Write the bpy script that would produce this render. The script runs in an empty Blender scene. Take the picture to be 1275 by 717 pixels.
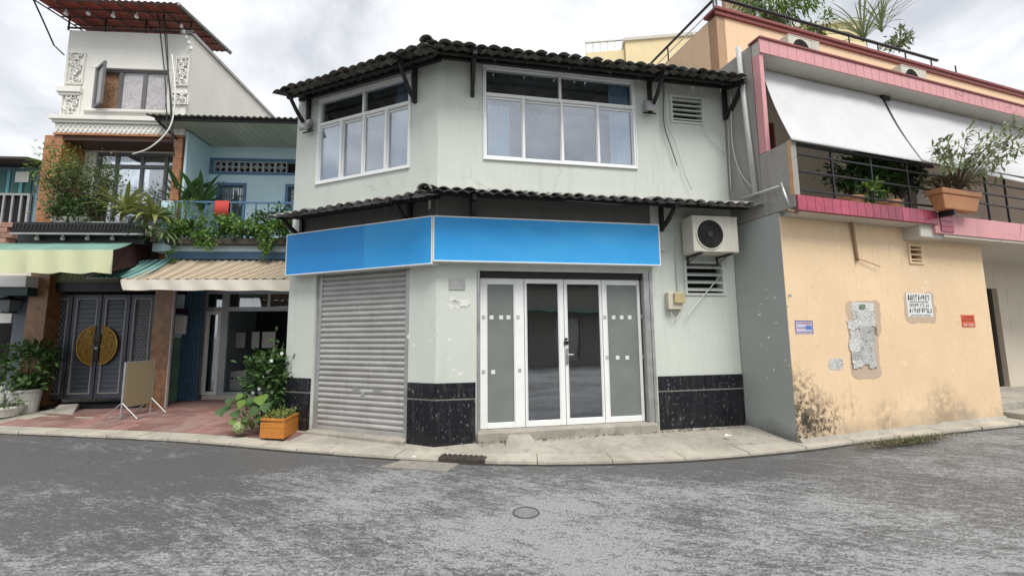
import bpy, math, random
from mathutils import Vector, Matrix
from math import sin, cos, tan, radians, pi, sqrt, atan2
random.seed(7)
SC = bpy.context.scene
COL = SC.collection

# ------------------------------------------------------------------ camera
FPX, PITCH, ROLL, EYE = 510.44, radians(6.304), radians(.558), 1.65
cam_d = bpy.data.cameras.new('camera'); cam = bpy.data.objects.new('camera', cam_d); COL.objects.link(cam)
cam_d.sensor_width = 36; cam_d.sensor_fit = 'HORIZONTAL'; cam_d.lens = 36 * FPX / 1275
cam_d.clip_start = .05; cam_d.clip_end = 2000
_up0 = Vector((0, -sin(PITCH), cos(PITCH))); _X = Vector((1, 0, 0)); _fw = Vector((0, cos(PITCH), sin(PITCH)))
_right = _X * cos(ROLL) - _up0 * sin(ROLL); _up = _X * sin(ROLL) + _up0 * cos(ROLL)
M = Matrix((( _right.x, _up.x, -_fw.x, 0), (_right.y, _up.y, -_fw.y, 0), (_right.z, _up.z, -_fw.z, EYE), (0, 0, 0, 1)))
cam.matrix_world = M
SC.camera = cam

# ------------------------------------------------------------------ sky and sun (bright overcast)
SUN_EL, SUN_AZ = radians(58), radians(152)          # azimuth clockwise from +Y: behind the camera, to the right
w = bpy.data.worlds.new('World'); SC.world = w; w.use_nodes = True
nt = w.node_tree; nt.nodes.clear()
def N(t, **k):
    n = nt.nodes.new(t)
    for a, b in k.items(): setattr(n, a, b)
    return n
out = N('ShaderNodeOutputWorld'); bg = N('ShaderNodeBackground'); bg.inputs['Strength'].default_value = .115
sky = N('ShaderNodeTexSky', sky_type='NISHITA', sun_disc=False, sun_elevation=SUN_EL, sun_rotation=SUN_AZ)
tc = N('ShaderNodeTexCoord'); sep = N('ShaderNodeSeparateXYZ'); nt.links.new(tc.outputs['Generated'], sep.inputs[0])
zz = N('ShaderNodeMath', operation='MAXIMUM'); nt.links.new(sep.outputs['Z'], zz.inputs[0]); zz.inputs[1].default_value = 0
za = N('ShaderNodeMath', operation='ADD'); nt.links.new(zz.outputs[0], za.inputs[0]); za.inputs[1].default_value = .35
dv = N('ShaderNodeVectorMath', operation='DIVIDE'); nt.links.new(tc.outputs['Generated'], dv.inputs[0])
cb = N('ShaderNodeCombineXYZ')
for i in range(3): nt.links.new(za.outputs[0], cb.inputs[i])
nt.links.new(cb.outputs[0], dv.inputs[1])
n1 = N('ShaderNodeTexNoise'); n1.inputs['Scale'].default_value = 2.6; n1.inputs['Detail'].default_value = 7; n1.inputs['Roughness'].default_value = .55; n1.inputs['Distortion'].default_value = .35
nt.links.new(dv.outputs[0], n1.inputs['Vector'])
rmp = N('ShaderNodeValToRGB'); e = rmp.color_ramp.elements
e[0].position = .34; e[0].color = (3.4, 3.52, 3.8, 1); e[1].position = .62; e[1].color = (6.2, 6.25, 6.3, 1)
nt.links.new(n1.outputs['Fac'], rmp.inputs[0])
mx = N('ShaderNodeMixRGB'); mx.inputs[0].default_value = .93
nt.links.new(sky.outputs[0], mx.inputs[1]); nt.links.new(rmp.outputs[0], mx.inputs[2])
nt.links.new(mx.outputs[0], bg.inputs['Color']); nt.links.new(bg.outputs[0], out.inputs[0])
sd = bpy.data.lights.new('sun', 'SUN'); sd.energy = 2.2; sd.angle = radians(30); sd.color = (1, .965, .91)
sun = bpy.data.objects.new('sun', sd); COL.objects.link(sun)
_to = Vector((sin(SUN_AZ) * cos(SUN_EL), cos(SUN_AZ) * cos(SUN_EL), sin(SUN_EL)))
sun.rotation_euler = _to.to_track_quat('Z', 'Y').to_euler(); sun.location = (0, -5, 12)
vs = SC.view_settings; vs.view_transform = 'Standard'; vs.look = 'None'; vs.exposure = .8; vs.gamma = 1; vs.use_curve_mapping = False
SC.render.engine = 'CYCLES'

# ------------------------------------------------------------------ helpers
def ray(x, y):
    xc = (x - 637.5) / FPX; yc = -(y - 358.5) / FPX
    a = xc * cos(ROLL) + yc * sin(ROLL); b = yc * cos(ROLL) - xc * sin(ROLL)
    return Vector((a, cos(PITCH) - b * sin(PITCH), sin(PITCH) + b * cos(PITCH)))
def gz(x, y, z=0):                                  # point of the horizontal plane z seen at a photo pixel
    d = ray(x, y); return Vector((0, 0, EYE)) + d * ((z - EYE) / d.z)
class Fr:                                           # a vertical facade plane: s along it to the right, o out towards the street, z up
    def __init__(f, p, az):
        a = radians(az); f.p = Vector((p[0], p[1], 0)); f.d = Vector((sin(a), cos(a), 0)); f.n = Vector((f.d.y, -f.d.x, 0)); f.rz = atan2(f.d.y, f.d.x)
    def pt(f, s, o, z): return f.p + f.d * s + f.n * o + Vector((0, 0, z))
    def uv(f, x, y, o=0):
        d = ray(x, y); t = (f.p + f.n * o).dot(f.n) / d.dot(f.n); q = d * t
        return (q - f.p).dot(f.d), q.z + EYE
    def rc(f, x0, y0, x1, y1, o=0):
        xm, ym = (x0 + x1) / 2, (y0 + y1) / 2
        return f.uv(x0, ym, o)[0], f.uv(x1, ym, o)[0], f.uv(xm, y1, o)[1], f.uv(xm, y0, o)[1]   # s0,s1,z0,z1
    def mat(f, s, o, z): return Matrix.Translation(f.pt(s, o, z)) @ Matrix.Rotation(f.rz, 4, 'Z')
BASE = {}
def setp(o, label=None, cat=None, group=None, kind=None):
    if label: o['label'] = label
    if cat: o['category'] = cat
    if group: o['group'] = group
    if kind: o['kind'] = kind
    return o
def thing(name, label, cat, loc, group=None):
    o = bpy.data.objects.new(name, None); COL.objects.link(o); o.location = loc; o.empty_display_size = .2
    BASE[o.name] = Vector(loc); return setp(o, label, cat, group)
class MB:
    def __init__(s): s.v = []; s.f = []; s.mi = []; s.m = 0
    def add(s, vs, fs):
        b = len(s.v); s.v += [tuple(v) for v in vs]
        for f in fs: s.f.append([b + i for i in f]); s.mi.append(s.m)
        return s
    def hexa(s, p):                                  # 4 bottom + 4 top, both counter-clockwise from above
        return s.add(p, [(3, 2, 1, 0), (4, 5, 6, 7), (0, 1, 5, 4), (1, 2, 6, 5), (2, 3, 7, 6), (3, 0, 4, 7)])
    def box(s, f, s0, s1, o0, o1, z0, z1):           # o0 = back, o1 = front
        return s.hexa([f.pt(s0, o1, z0), f.pt(s1, o1, z0), f.pt(s1, o0, z0), f.pt(s0, o0, z0), f.pt(s0, o1, z1), f.pt(s1, o1, z1), f.pt(s1, o0, z1), f.pt(s0, o0, z1)])
    def prism(s, pts, h):                            # extrude a polygon by vector h
        n = len(pts); a = [Vector(p) for p in pts]; b = [p + Vector(h) for p in a]
        return s.add(a + b, [tuple(range(n))[::-1], tuple(range(n, 2 * n))] + [(i, (i + 1) % n, n + (i + 1) % n, n + i) for i in range(n)])
    def tube(s, pts, r, n=8, r1=None, cap=True):
        pts = [Vector(p) for p in pts]; m = len(pts); vs = []; fs = []; ref = None
        for i, p in enumerate(pts):
            t = (pts[min(i + 1, m - 1)] - pts[max(i - 1, 0)]).normalized()
            if ref is None: ref = t.orthogonal().normalized()
            ref = (ref - t * ref.dot(t)); ref = ref.normalized() if ref.length > 1e-6 else t.orthogonal().normalized()
            b = t.cross(ref); rr = r if r1 is None else r + (r1 - r) * i / max(1, m - 1)
            for k in range(n): a = 2 * pi * k / n; vs.append(p + ref * cos(a) * rr + b * sin(a) * rr)
        for i in range(m - 1):
            for k in range(n): k2 = (k + 1) % n; fs.append((i * n + k, i * n + k2, (i + 1) * n + k2, (i + 1) * n + k))
        if cap: fs += [tuple(range(n))[::-1], tuple(range((m - 1) * n, m * n))]
        return s.add(vs, fs)
    def lathe(s, c, prof, n=20, axis=None):          # prof = [(r, h)], axis default z
        ax = Vector(axis or (0, 0, 1)).normalized(); u = ax.orthogonal().normalized(); w_ = ax.cross(u); c = Vector(c); vs = []; fs = []
        for r, h in prof:
            for k in range(n): a = 2 * pi * k / n; vs.append(c + ax * h + (u * cos(a) + w_ * sin(a)) * r)
        for i in range(len(prof) - 1):
            for k in range(n): k2 = (k + 1) % n; fs.append((i * n + k, i * n + k2, (i + 1) * n + k2, (i + 1) * n + k))
        return s.add(vs, fs)
    def mesh(s, name, mats, base=Vector((0, 0, 0)), smooth=False):
        me = bpy.data.meshes.new(name); me.from_pydata([tuple(Vector(v) - base) for v in s.v], [], s.f)
        for m in (mats if isinstance(mats, (list, tuple)) else [mats]): me.materials.append(m)
        me.polygons.foreach_set('material_index', s.mi)
        if smooth: me.polygons.foreach_set('use_smooth', [True] * len(s.f))
        me.update(); return me
    def build(s, name, mats, parent=None, bevel=0, smooth=False, base=None, kind=None):
        if parent is not None: base = BASE[parent.name]
        elif base is None:
            xs, ys, zs = zip(*s.v); base = Vector(((min(xs) + max(xs)) / 2, (min(ys) + max(ys)) / 2, min(zs)))
        base = Vector(base)
        o = bpy.data.objects.new(name, s.mesh(name, mats, base, smooth)); COL.objects.link(o)
        if parent is not None: o.parent = parent
        else: o.location = base
        BASE[o.name] = base
        if bevel: b = o.modifiers.new('bevel', 'BEVEL'); b.width = bevel; b.segments = 2; b.limit_method = 'ANGLE'; b.angle_limit = radians(40)
        if kind: o['kind'] = kind
        return o
def inst(name, me, parent, mw):                      # a piece that shares its mesh
    o = bpy.data.objects.new(name, me); COL.objects.link(o); o.parent = parent
    o.matrix_local = Matrix.Translation(-BASE[parent.name]) @ mw
    return o
I0 = Fr((0, 0), 90)                                  # identity frame: s=x, o=-y
def walls(mb, f, s0, s1, z0, z1, holes=(), th=.2, o=0):
    S = sorted({s0, s1} | {max(s0, min(s1, h[i])) for h in holes for i in (0, 1)}); Z = sorted({z0, z1} | {max(z0, min(z1, h[i])) for h in holes for i in (2, 3)})
    def solid(i, j):
        if i < 0 or j < 0 or i >= len(S) - 1 or j >= len(Z) - 1: return False
        a, b = (S[i] + S[i + 1]) / 2, (Z[j] + Z[j + 1]) / 2
        return not any(h[0] < a < h[1] and h[2] < b < h[3] for h in holes)
    P = lambda a, b, c: f.pt(a, o + b, c)
    for i in range(len(S) - 1):
        for j in range(len(Z) - 1):
            if not solid(i, j): continue
            a, b, c, d = S[i], S[i + 1], Z[j], Z[j + 1]
            q = lambda *v: mb.add(v, [tuple(range(len(v)))])
            q(P(a, 0, c), P(b, 0, c), P(b, 0, d), P(a, 0, d)); q(P(b, -th, c), P(a, -th, c), P(a, -th, d), P(b, -th, d))
            if not solid(i - 1, j): q(P(a, -th, c), P(a, 0, c), P(a, 0, d), P(a, -th, d))
            if not solid(i + 1, j): q(P(b, 0, c), P(b, -th, c), P(b, -th, d), P(b, 0, d))
            if not solid(i, j - 1): q(P(a, -th, c), P(b, -th, c), P(b, 0, c), P(a, 0, c))
            if not solid(i, j + 1): q(P(a, 0, d), P(b, 0, d), P(b, -th, d), P(a, -th, d))
    return mb

# ------------------------------------------------------------------ materials
class Mt:
    def __init__(s, name):
        s.m = bpy.data.materials.new(name); s.m.use_nodes = True; s.t = s.m.node_tree; s.t.nodes.clear()
        s.out = s.n('ShaderNodeOutputMaterial'); s.geo = s.n('ShaderNodeNewGeometry'); s.oi = s.n('ShaderNodeObjectInfo')
    def n(s, t, **k):
        x = s.t.nodes.new(t)
        for a, b in k.items(): setattr(x, a, b)
        return x
    def l(s, a, b): s.t.links.new(a, b)
    def val(s, sock, v):
        if hasattr(v, 'is_output'): s.l(v, sock)
        else: sock.default_value = v
    def pos(s, sc=(1, 1, 1), vec=None):
        mp = s.n('ShaderNodeMapping'); mp.inputs['Scale'].default_value = sc; s.l(vec or s.geo.outputs['Position'], mp.inputs[0]); return mp.outputs[0]
    def noise(s, scale, detail=4, rough=.55, sc=(1, 1, 1), dist=0, vec=None):
        x = s.n('ShaderNodeTexNoise'); x.inputs['Scale'].default_value = scale; x.inputs['Detail'].default_value = detail; x.inputs['Roughness'].default_value = rough; x.inputs['Distortion'].default_value = dist
        s.l(s.pos(sc, vec), x.inputs['Vector']); return x.outputs['Fac']
    def ramp(s, f, a, b, ca=0., cb=1.):
        x = s.n('ShaderNodeMapRange'); x.clamp = True; s.l(f, x.inputs[0])
        for i, v in enumerate((a, b, ca, cb)): x.inputs[i + 1].default_value = v
        return x.outputs[0]
    def mix(s, f, a, b, op='MIX'):
        x = s.n('ShaderNodeMixRGB', blend_type=op); s.val(x.inputs[0], f)
        for i, c in ((1, a), (2, b)): s.val(x.inputs[i], (*c, 1) if isinstance(c, tuple) and len(c) == 3 else c)
        return x.outputs[0]
    def math(s, op, a, b=0.):
        x = s.n('ShaderNodeMath', operation=op); s.val(x.inputs[0], a); s.val(x.inputs[1], b); return x.outputs[0]
    def bump(s, h, strength=.3, dist=.02):
        x = s.n('ShaderNodeBump'); x.inputs['Strength'].default_value = strength; x.inputs['Distance'].default_value = dist; s.l(h, x.inputs['Height']); return x.outputs[0]
    def bsdf(s, col, rough=.6, metal=0., normal=None, spec=.4):
        b = s.n('ShaderNodeBsdfPrincipled'); s.val(b.inputs['Base Color'], (*col, 1) if isinstance(col, tuple) else col); s.val(b.inputs['Roughness'], rough); s.val(b.inputs['Metallic'], metal); b.inputs['Specular IOR Level'].default_value = spec
        if normal: s.l(normal, b.inputs['Normal'])
        s.l(b.outputs[0], s.out.inputs[0]); return b
def k(c, f): return tuple(min(1, x * f) for x in c)
def simple(name, c, rough=.6, var=.15, scale=6, metal=0., bump=.1, rnd=0., spec=.4, fine=60):
    m = Mt(name); n = m.noise(scale, 5, .6)
    col = m.mix(m.ramp(n, .3, .7), k(c, 1 - var), k(c, 1 + var * .6))
    if rnd:
        r = m.ramp(m.oi.outputs['Random'], 0, 1, 1 - rnd, 1 + rnd); col = m.mix(1., col, r, 'MULTIPLY')
    nb = m.noise(fine, 3); m.bsdf(col, m.ramp(n, .2, .8, max(.03, rough - .1), min(1, rough + .1)), metal, m.bump(nb, bump, .01) if bump else None, spec); return m.m
def painted(name, c, stain=(.10, .10, .09), amt=.35, streak=.3, low=None):
    m = Mt(name); big = m.noise(.9, 5, .6); st = m.noise(1.0, 5, .65, (7, 7, .55)); sp = m.noise(14, 6, .7); fine = m.noise(90, 3)
    col = m.mix(m.ramp(big, .3, .75), k(c, .93), k(c, 1.04))
    col = m.mix(m.math('MULTIPLY', m.ramp(st, .52, .8), streak), col, k(c, .62))
    col = m.mix(m.math('MULTIPLY', m.ramp(sp, .60, .78), amt), col, tuple((a + b) / 2 for a, b in zip(c, stain)))
    if low:                                           # splash dirt near the ground: (z0, z1, colour)
        z0, z1, lc = low; sepz = m.n('ShaderNodeSeparateXYZ'); m.l(m.geo.outputs['Position'], sepz.inputs[0])
        h = m.ramp(sepz.outputs['Z'], z0, z1, 1, 0); h = m.math('ADD', h, m.math('MULTIPLY', m.math('SUBTRACT', m.noise(3, 6, .7), .5), 1.1))
        col = m.mix(m.ramp(h, .35, 1.0, 0, .85), col, lc)
    col = m.mix(m.math('MULTIPLY', m.ramp(m.noise(33, 5, .8), .64, .70), amt * 1.4), col, k(stain, 1.6))
    dr = m.math('MULTIPLY', m.ramp(m.noise(1, 4, .6, (22, 22, .9)), .60, .72), m.ramp(m.noise(.7, 3), .45, .65)); col = m.mix(m.math('MULTIPLY', dr, streak * .9), col, k(c, .55))
    vo = m.n('ShaderNodeTexVoronoi', feature='DISTANCE_TO_EDGE'); vo.inputs['Scale'].default_value = .9; wp = m.n('ShaderNodeTexNoise'); wp.inputs['Scale'].default_value = 3; m.l(m.geo.outputs['Position'], wp.inputs['Vector']); ad = m.n('ShaderNodeVectorMath', operation='MULTIPLY_ADD'); m.l(wp.outputs['Color'], ad.inputs[0]); ad.inputs[1].default_value = (.5, .5, .5); m.l(m.geo.outputs['Position'], ad.inputs[2]); m.l(ad.outputs[0], vo.inputs['Vector'])
    ck = m.math('MULTIPLY', m.ramp(vo.outputs['Distance'], .003, .011, 1, 0), m.ramp(m.noise(.8, 3), .52, .62)); col = m.mix(m.math('MULTIPLY', ck, min(.6, amt * 1.6)), col, k(c, .4))
    hb = m.math('ADD', m.math('MULTIPLY', big, .6), m.math('MULTIPLY', fine, .25))
    m.bsdf(col, .72, 0., m.bump(hb, .35, .012), .25); return m.m
def glass(name, tint=(.55, .58, .6), mn=.10, rough=.015, mxr=.75):
    m = Mt(name); fr = m.n('ShaderNodeFresnel'); fr.inputs[0].default_value = 1.5
    f = m.ramp(fr.outputs[0], .04, 1, mn, mxr); tr = m.n('ShaderNodeBsdfTransparent'); tr.inputs[0].default_value = (*tint, 1)
    gl = m.n('ShaderNodeBsdfGlossy'); gl.inputs['Roughness'].default_value = rough; gl.inputs[0].default_value = (.9, .93, .96, 1)
    wob = m.noise(1.3, 2); m.l(m.bump(wob, .06, .05), gl.inputs['Normal'])
    x = m.n('ShaderNodeMixShader'); m.l(f, x.inputs[0]); m.l(tr.outputs[0], x.inputs[1]); m.l(gl.outputs[0], x.inputs[2]); m.l(x.outputs[0], m.out.inputs[0]); return m.m
def leafmat(name, c1, c2, trans=.25):
    m = Mt(name); r = m.geo.outputs['Random Per Island']; col = m.mix(r, c1, c2)
    d = m.n('ShaderNodeBsdfPrincipled'); m.l(col, d.inputs['Base Color']); d.inputs['Roughness'].default_value = .5; d.inputs['Specular IOR Level'].default_value = .35
    t = m.n('ShaderNodeBsdfTranslucent'); m.l(col, t.inputs[0]); x = m.n('ShaderNodeMixShader'); x.inputs[0].default_value = trans
    m.l(d.outputs[0], x.inputs[1]); m.l(t.outputs[0], x.inputs[2]); m.l(x.outputs[0], m.out.inputs[0]); return m.m
WALL = (.575, .61, .555)
M_wall = painted('sage white wall paint', WALL, amt=.20, streak=.36, low=(.1, .55, (.30, .30, .27)))
M_inner = simple('plain interior plaster', (.62, .62, .60), .8)
M_alu = simple('white aluminium', (.80, .81, .80), .35, .05, 3, 0, .04)
M_steel = simple('dull galvanised steel', (.42, .42, .41), .45, .2, 5, .6, .1)
M_dark = simple('dark painted timber', (.022, .020, .019), .6, .3, 9)
M_black = simple('black painted metal', (.013, .013, .015), .45, .2)
M_glass = glass('window glass', (.86, .88, .90), .24)
M_dglass = glass('door glass', (.80, .82, .84), .24)
M_cable = simple('black cable', (.02, .02, .02), .5, .1, 5, 0, 0)
M_wcable = simple('white cable', (.62, .62, .58), .5, .1, 5, 0, 0)
M_pvc = simple('grey pvc pipe', (.50, .51, .50), .4, .12, 4, 0, .05)
M_white = simple('white plastic', (.72, .72, .69), .4, .08, 5, 0, .03)
M_conc = painted('raw concrete', (.33, .315, .29), (.05, .05, .045), .95, .95)
def film():
    m = Mt('frosted glass film'); n = m.noise(2.2, 4); col = m.mix(m.ramp(n, .3, .7), (.155, .175, .165), (.20, .22, .208)); b = m.bsdf(col, .32, 0, None, .5); b.inputs['Coat Weight'].default_value = .5; b.inputs['Coat Roughness'].default_value = .04; return m.m
M_film = film()
def tilem(name, c, c2, moss):
    m = Mt(name); n = m.noise(11, 6, .7); n2 = m.noise(45, 4, .6); col = m.mix(m.ramp(n, .35, .7), c, c2)
    col = m.mix(1., col, m.ramp(m.oi.outputs['Random'], 0, 1, .55, 1.55), 'MULTIPLY'); col = m.mix(m.ramp(n2, .54, .64, 0, .7), col, moss)
    m.bsdf(col, .95, 0, m.bump(n2, .9, .012), .08); return m.m
M_tile = tilem('weathered dark roof tile', (.07, .065, .06), (.17, .16, .145), (.12, .125, .08))
M_tile2 = tilem('weathered grey canopy tile', (.15, .146, .136), (.40, .39, .365), (.45, .44, .40))
def granite():
    m = Mt('black speckled stone tile'); v = m.noise(24, 6, .8, (1.3, 1.3, .7)); b = m.noise(2.2, 4); f = m.math('MULTIPLY', m.ramp(v, .59, .63), m.ramp(b, .3, .7, .35, 1))
    col = m.mix(f, (.006, .007, .011), (.32, .31, .29)); col = m.mix(m.ramp(m.noise(1, 5, .7, (14, 14, 1.5)), .55, .75, 0, .5), col, (.10, .095, .085)); m.bsdf(col, m.ramp(b, .3, .7, .16, .42), 0, None, .5); return m.m
M_gran = granite()
def shutm():
    m = Mt('galvanised shutter slat'); n = m.noise(3, 5, .6, (1, 1, 2)); s = m.noise(2, 4, .6, (9, 9, .4)); col = m.mix(m.ramp(n, .3, .7), (.36, .355, .34), (.47, .465, .45)); col = m.mix(m.ramp(s, .55, .8, 0, .35), col, (.2, .17, .14))
    m.bsdf(col, m.ramp(n, .2, .8, .35, .55), .35, m.bump(n, .1, .01), .45); return m.m
M_shut = shutm()
def bluem():
    m = Mt('faded blue sign sheet'); n = m.noise(.9, 4, .6, (.6, .6, 1.6)); n2 = m.noise(2.2, 5, .6, (1, 1, .3)); col = m.mix(m.ramp(n, .3, .72), (.025, .31, .72), (.06, .40, .78)); col = m.mix(m.ramp(n2, .55, .85, 0, .3), col, (.12, .34, .62))
    m.bsdf(col, .5, 0, m.bump(m.noise(2.0, 3), .12, .03), .3); return m.m
M_blue = bluem()

# ---- road
def roadm():
    m = Mt('worn damp asphalt'); sepp = m.n('ShaderNodeSeparateXYZ'); m.l(m.geo.outputs['Position'], sepp.inputs[0])
    big = m.noise(.30, 3, .5, (.6, 1.3, 1), .4); mid = m.noise(1.5, 4, .6, (.7, 1.3, 1), .5); flake = m.noise(19, 7, .74, (.6, 1.3, 1), .6); crumb = m.noise(48, 4, .7); fine = m.noise(150, 3, .7)
    mp = m.n('ShaderNodeMapping'); mp.inputs['Rotation'].default_value = (0, 0, .5); m.l(m.geo.outputs['Position'], mp.inputs[0]); strk = m.noise(5, 6, .7, (.5, 2.2, 1), .4, mp.outputs[0])
    y = sepp.outputs['Y']; x = sepp.outputs['X']; band = m.ramp(y, 5.7, 4.4, -.085, .03); rt = m.ramp(x, -6, 5, -.025, .07)      # the gutter side keeps its black surface, worn pale patches increase nearer and to the right
    a = m.math('ADD', m.math('MULTIPLY', big, .55), m.math('MULTIPLY', mid, .28)); a = m.math('ADD', a, m.math('MULTIPLY', flake, .55)); a = m.math('ADD', a, m.math('MULTIPLY', strk, .35)); a = m.math('ADD', a, m.math('MULTIPLY', crumb, .30)); a = m.math('ADD', a, m.math('ADD', band, rt))
    worn = m.ramp(a, .99, 1.11); spk = m.ramp(crumb, .54, .62); dark = m.mix(m.ramp(fine, .38, .62), (.050, .050, .053), (.135, .134, .135)); dark = m.mix(m.math('MULTIPLY', spk, .55), dark, (.20, .20, .20)); pale = m.mix(m.ramp(crumb, .35, .65), (.19, .195, .20), (.35, .355, .355))  # pale patches also get a faint blue tint standing in for sky sheen
    col = m.mix(worn, dark, pale); hb = m.math('ADD', m.math('MULTIPLY', crumb, .8), m.math('ADD', m.math('MULTIPLY', fine, .4), m.math('MULTIPLY', worn, .5)))
    m.bsdf(col, m.ramp(worn, 0, 1, .5, .7), 0, m.bump(hb, .8, .012), .35); return m.m
M_road = roadm()
mb = MB(); mb.add([(-220, -220, 0), (220, -220, 0), (220, 220, 0), (-220, 220, 0)], [(0, 1, 2, 3)])
mb.build('road', M_road, base=(0, 0, 0), kind='structure')

# ---- kerb line (road edge) as a smooth polyline
KP = [(-60, 17), (-30, 11.4), (-16, 8.75), (-12, 7.95), (-8.93, 7.35), (-5.62, 6.75), (-3.07, 6.04), (-1.04, 5.54), (0, 5.38), (1.22, 5.37), (2.49, 5.5), (3.97, 5.84), (5.36, 6.29), (8.7, 7.21), (13, 8.4), (20, 10.4), (60, 22)]
KL = []
for i in range(len(KP) - 1):
    p0, p1, p2, p3 = [Vector((*KP[max(0, min(len(KP) - 1, j))], 0)) for j in (i - 1, i, i + 1, i + 2)]
    n_ = max(2, int((p2 - p1).length / .25))
    for q in range(n_):
        t = q / n_; a = (p0 - p2).length or 1
        KL.append(.5 * ((2 * p1) + (p2 - p0) * t + (2 * p0 - 5 * p1 + 4 * p2 - p3) * t * t + (3 * p1 - p0 - 3 * p2 + p3) * t ** 3) if .4 < (p1 - p0).length / ((p2 - p1).length + 1e-6) < 2.6 or True else p1.lerp(p2, t))
ARC = [0]
for i in range(1, len(KL)): ARC.append(ARC[-1] + (KL[i] - KL[i - 1]).length)
_i0 = min(range(len(KL)), key=lambda i: KL[i].length); ARC = [a - ARC[_i0] for a in ARC]
import bisect
def kerb(u, v, z):                                   # u along the kerb from its nearest point, v back from the road
    i = max(1, min(len(ARC) - 1, bisect.bisect(ARC, u))); t = (u - ARC[i - 1]) / (ARC[i] - ARC[i - 1]); p = KL[i - 1].lerp(KL[i], t)
    a = KL[max(0, i - 3)]; b = KL[min(len(KL) - 1, i + 2)]; d = (b - a).normalized(); return p + Vector((-d.y, d.x, 0)) * v + Vector((0, 0, z))
def pz(v): return .045 if v < .3 else .05 + min(1, (v - .3) / .6) * .07
def pavem(name, c, amt):
    m = Mt(name); big = m.noise(1.4, 6, .68, dist=.4); mid = m.noise(6, 6, .72); grit = m.noise(70, 4, .8); spots = m.noise(22, 5, .75)
    col = m.mix(m.ramp(big, .3, .7), k(c, .68), k(c, 1.08)); col = m.mix(m.ramp(mid, .50, .66, 0, amt), col, k(c, .50)); col = m.mix(m.ramp(spots, .60, .68, 0, amt * .9), col, (.10, .092, .078)); col = m.mix(m.ramp(grit, .55, .68, 0, .45), col, k(c, 1.25)); col = m.mix(m.ramp(grit, .45, .34, 0, .45), col, k(c, .5))
    m.bsdf(col, .85, 0, m.bump(m.math('ADD', m.math('MULTIPLY', mid, 1.5), grit), .6, .012), .2); return m.m
M_pave = pavem('dirty concrete pavement', (.40, .375, .325), .6)
M_kerb = pavem('pale worn kerb stone', (.46, .43, .365), .45)
def paverm():
    m = Mt('red paver'); n = m.noise(6, 5, .65); col = m.mix(m.ramp(n, .3, .7), (.165, .085, .075), (.27, .155, .135)); col = m.mix(1., col, m.ramp(m.oi.outputs['Random'], 0, 1, .75, 1.25), 'MULTIPLY'); col = m.mix(m.ramp(m.noise(1.1, 5, .6), .45, .75, 0, .75), col, (.30, .255, .225))
    m.bsdf(col, .7, 0, m.bump(m.noise(50, 3), .3, .01), .3); return m.m
M_paver = paverm()
mb = MB(); us = [ARC[0] + .5]
while us[-1] < ARC[-1] - 1: us.append(us[-1] + (.4 if -13 < us[-1] < 13 else 3))
vv = [.27, .31, .6, .9, 3, 14]
P_ = [[kerb(u, v, (pz(v) if v > .3 else -.02)) for v in vv] for u in us]
for i in range(len(us) - 1):
    for j in range(len(vv) - 1): mb.add([P_[i][j], P_[i + 1][j], P_[i + 1][j + 1], P_[i][j + 1]], [(0, 1, 2, 3)])
pav = mb.build('pavement', [M_pave], base=(0, 0, 0), kind='structure')
u = -14.0; rk = random.Random(3)
while u < 12.5:
    L_ = .95 if u > -3 else .62; q = MB(); dz = rk.uniform(-.006, .006); dv_ = rk.uniform(-.008, .008); g = .003; n_ = 3
    bot = []; top = []
    for i in range(n_): uu = u + g + (L_ - 2 * g) * i / (n_ - 1); q_ = [kerb(uu, dv_, -.02), kerb(uu, dv_ + .012, .045 + dz), kerb(uu, .30, .055 + dz), kerb(uu, .30, -.02)]; q.v += [tuple(x) for x in q_]
    for i in range(n_ - 1):
        a = i * 4; b = a + 4
        for c in range(3): q.f.append([a + c, b + c, b + c + 1, a + c + 1]); q.mi.append(0)
    q.f += [[3, 2, 1, 0], [(n_ - 1) * 4 + c for c in range(4)]]; q.mi += [0, 0]
    for ff in q.f: ff.reverse()
    q.build('kerb_stone', M_kerb, pav, bevel=.008); u += L_
# ---- red pavers laid along the kerb in front of the left-hand houses
def paver_ok(p): return True
u0 = -10.2; nu = 19; du = .42
for i in range(nu):
    for j in range(9):
        v0 = .33 + j * .34; ua = u0 + i * du + (.21 if j % 2 else 0); ub = ua + du - .012; vb = v0 + .328
        c_ = kerb((ua + ub) / 2, (v0 + vb) / 2, 0)
        if c_.y > 10.1 or (c_.x > -3.95 + (j * .06)) and c_.y > 6.9 or c_.x > -3.3 - .10 * j: continue
        z = rk.uniform(.006, .012); q = MB(); P4 = [kerb(ua, v0, pz(v0)), kerb(ub, v0, pz(v0)), kerb(ub, vb, pz(vb)), kerb(ua, vb, pz(vb))]
        q.hexa([p - Vector((0, 0, .01)) for p in P4] + [p + Vector((0, 0, z)) for p in P4]); q.build('paver', M_paver, pav)
# ---- gutter strip, drain and patches
mb = MB(); us2 = [-13 + .3 * i for i in range(84)]
for a, b in zip(us2, us2[1:]): mb.add([kerb(a, -.035, .004), kerb(b, -.035, .004), kerb(b, 0.012, .012), kerb(a, 0.012, .012)], [(0, 1, 2, 3)])
mb.build('gutter_strip', simple('damp gutter grime', (.035, .032, .028), .8, .5, 5, 0, .3), base=(0, 0, 0), kind='structure')
M_patch = pavem('old concrete patch', (.30, .285, .25), .8)
pp = [gz(x, y, .005) for x, y in ((473, 581), (556, 587), (572, 577), (500, 573))]
mb = MB(); mb.prism([p - Vector((0, 0, .02)) for p in pp], (0, 0, .026)); mb.build('concrete_patch', M_patch, kind='structure', bevel=.003)
M_iron = simple('rusty dark iron', (.055, .045, .038), .7, .4, 20)
t = thing('street_drain', 'rusty iron drain slot set into the pale kerb below the corner', 'drain', gz(538, 574, 0))
mb = MB(); ua = -1.28
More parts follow.
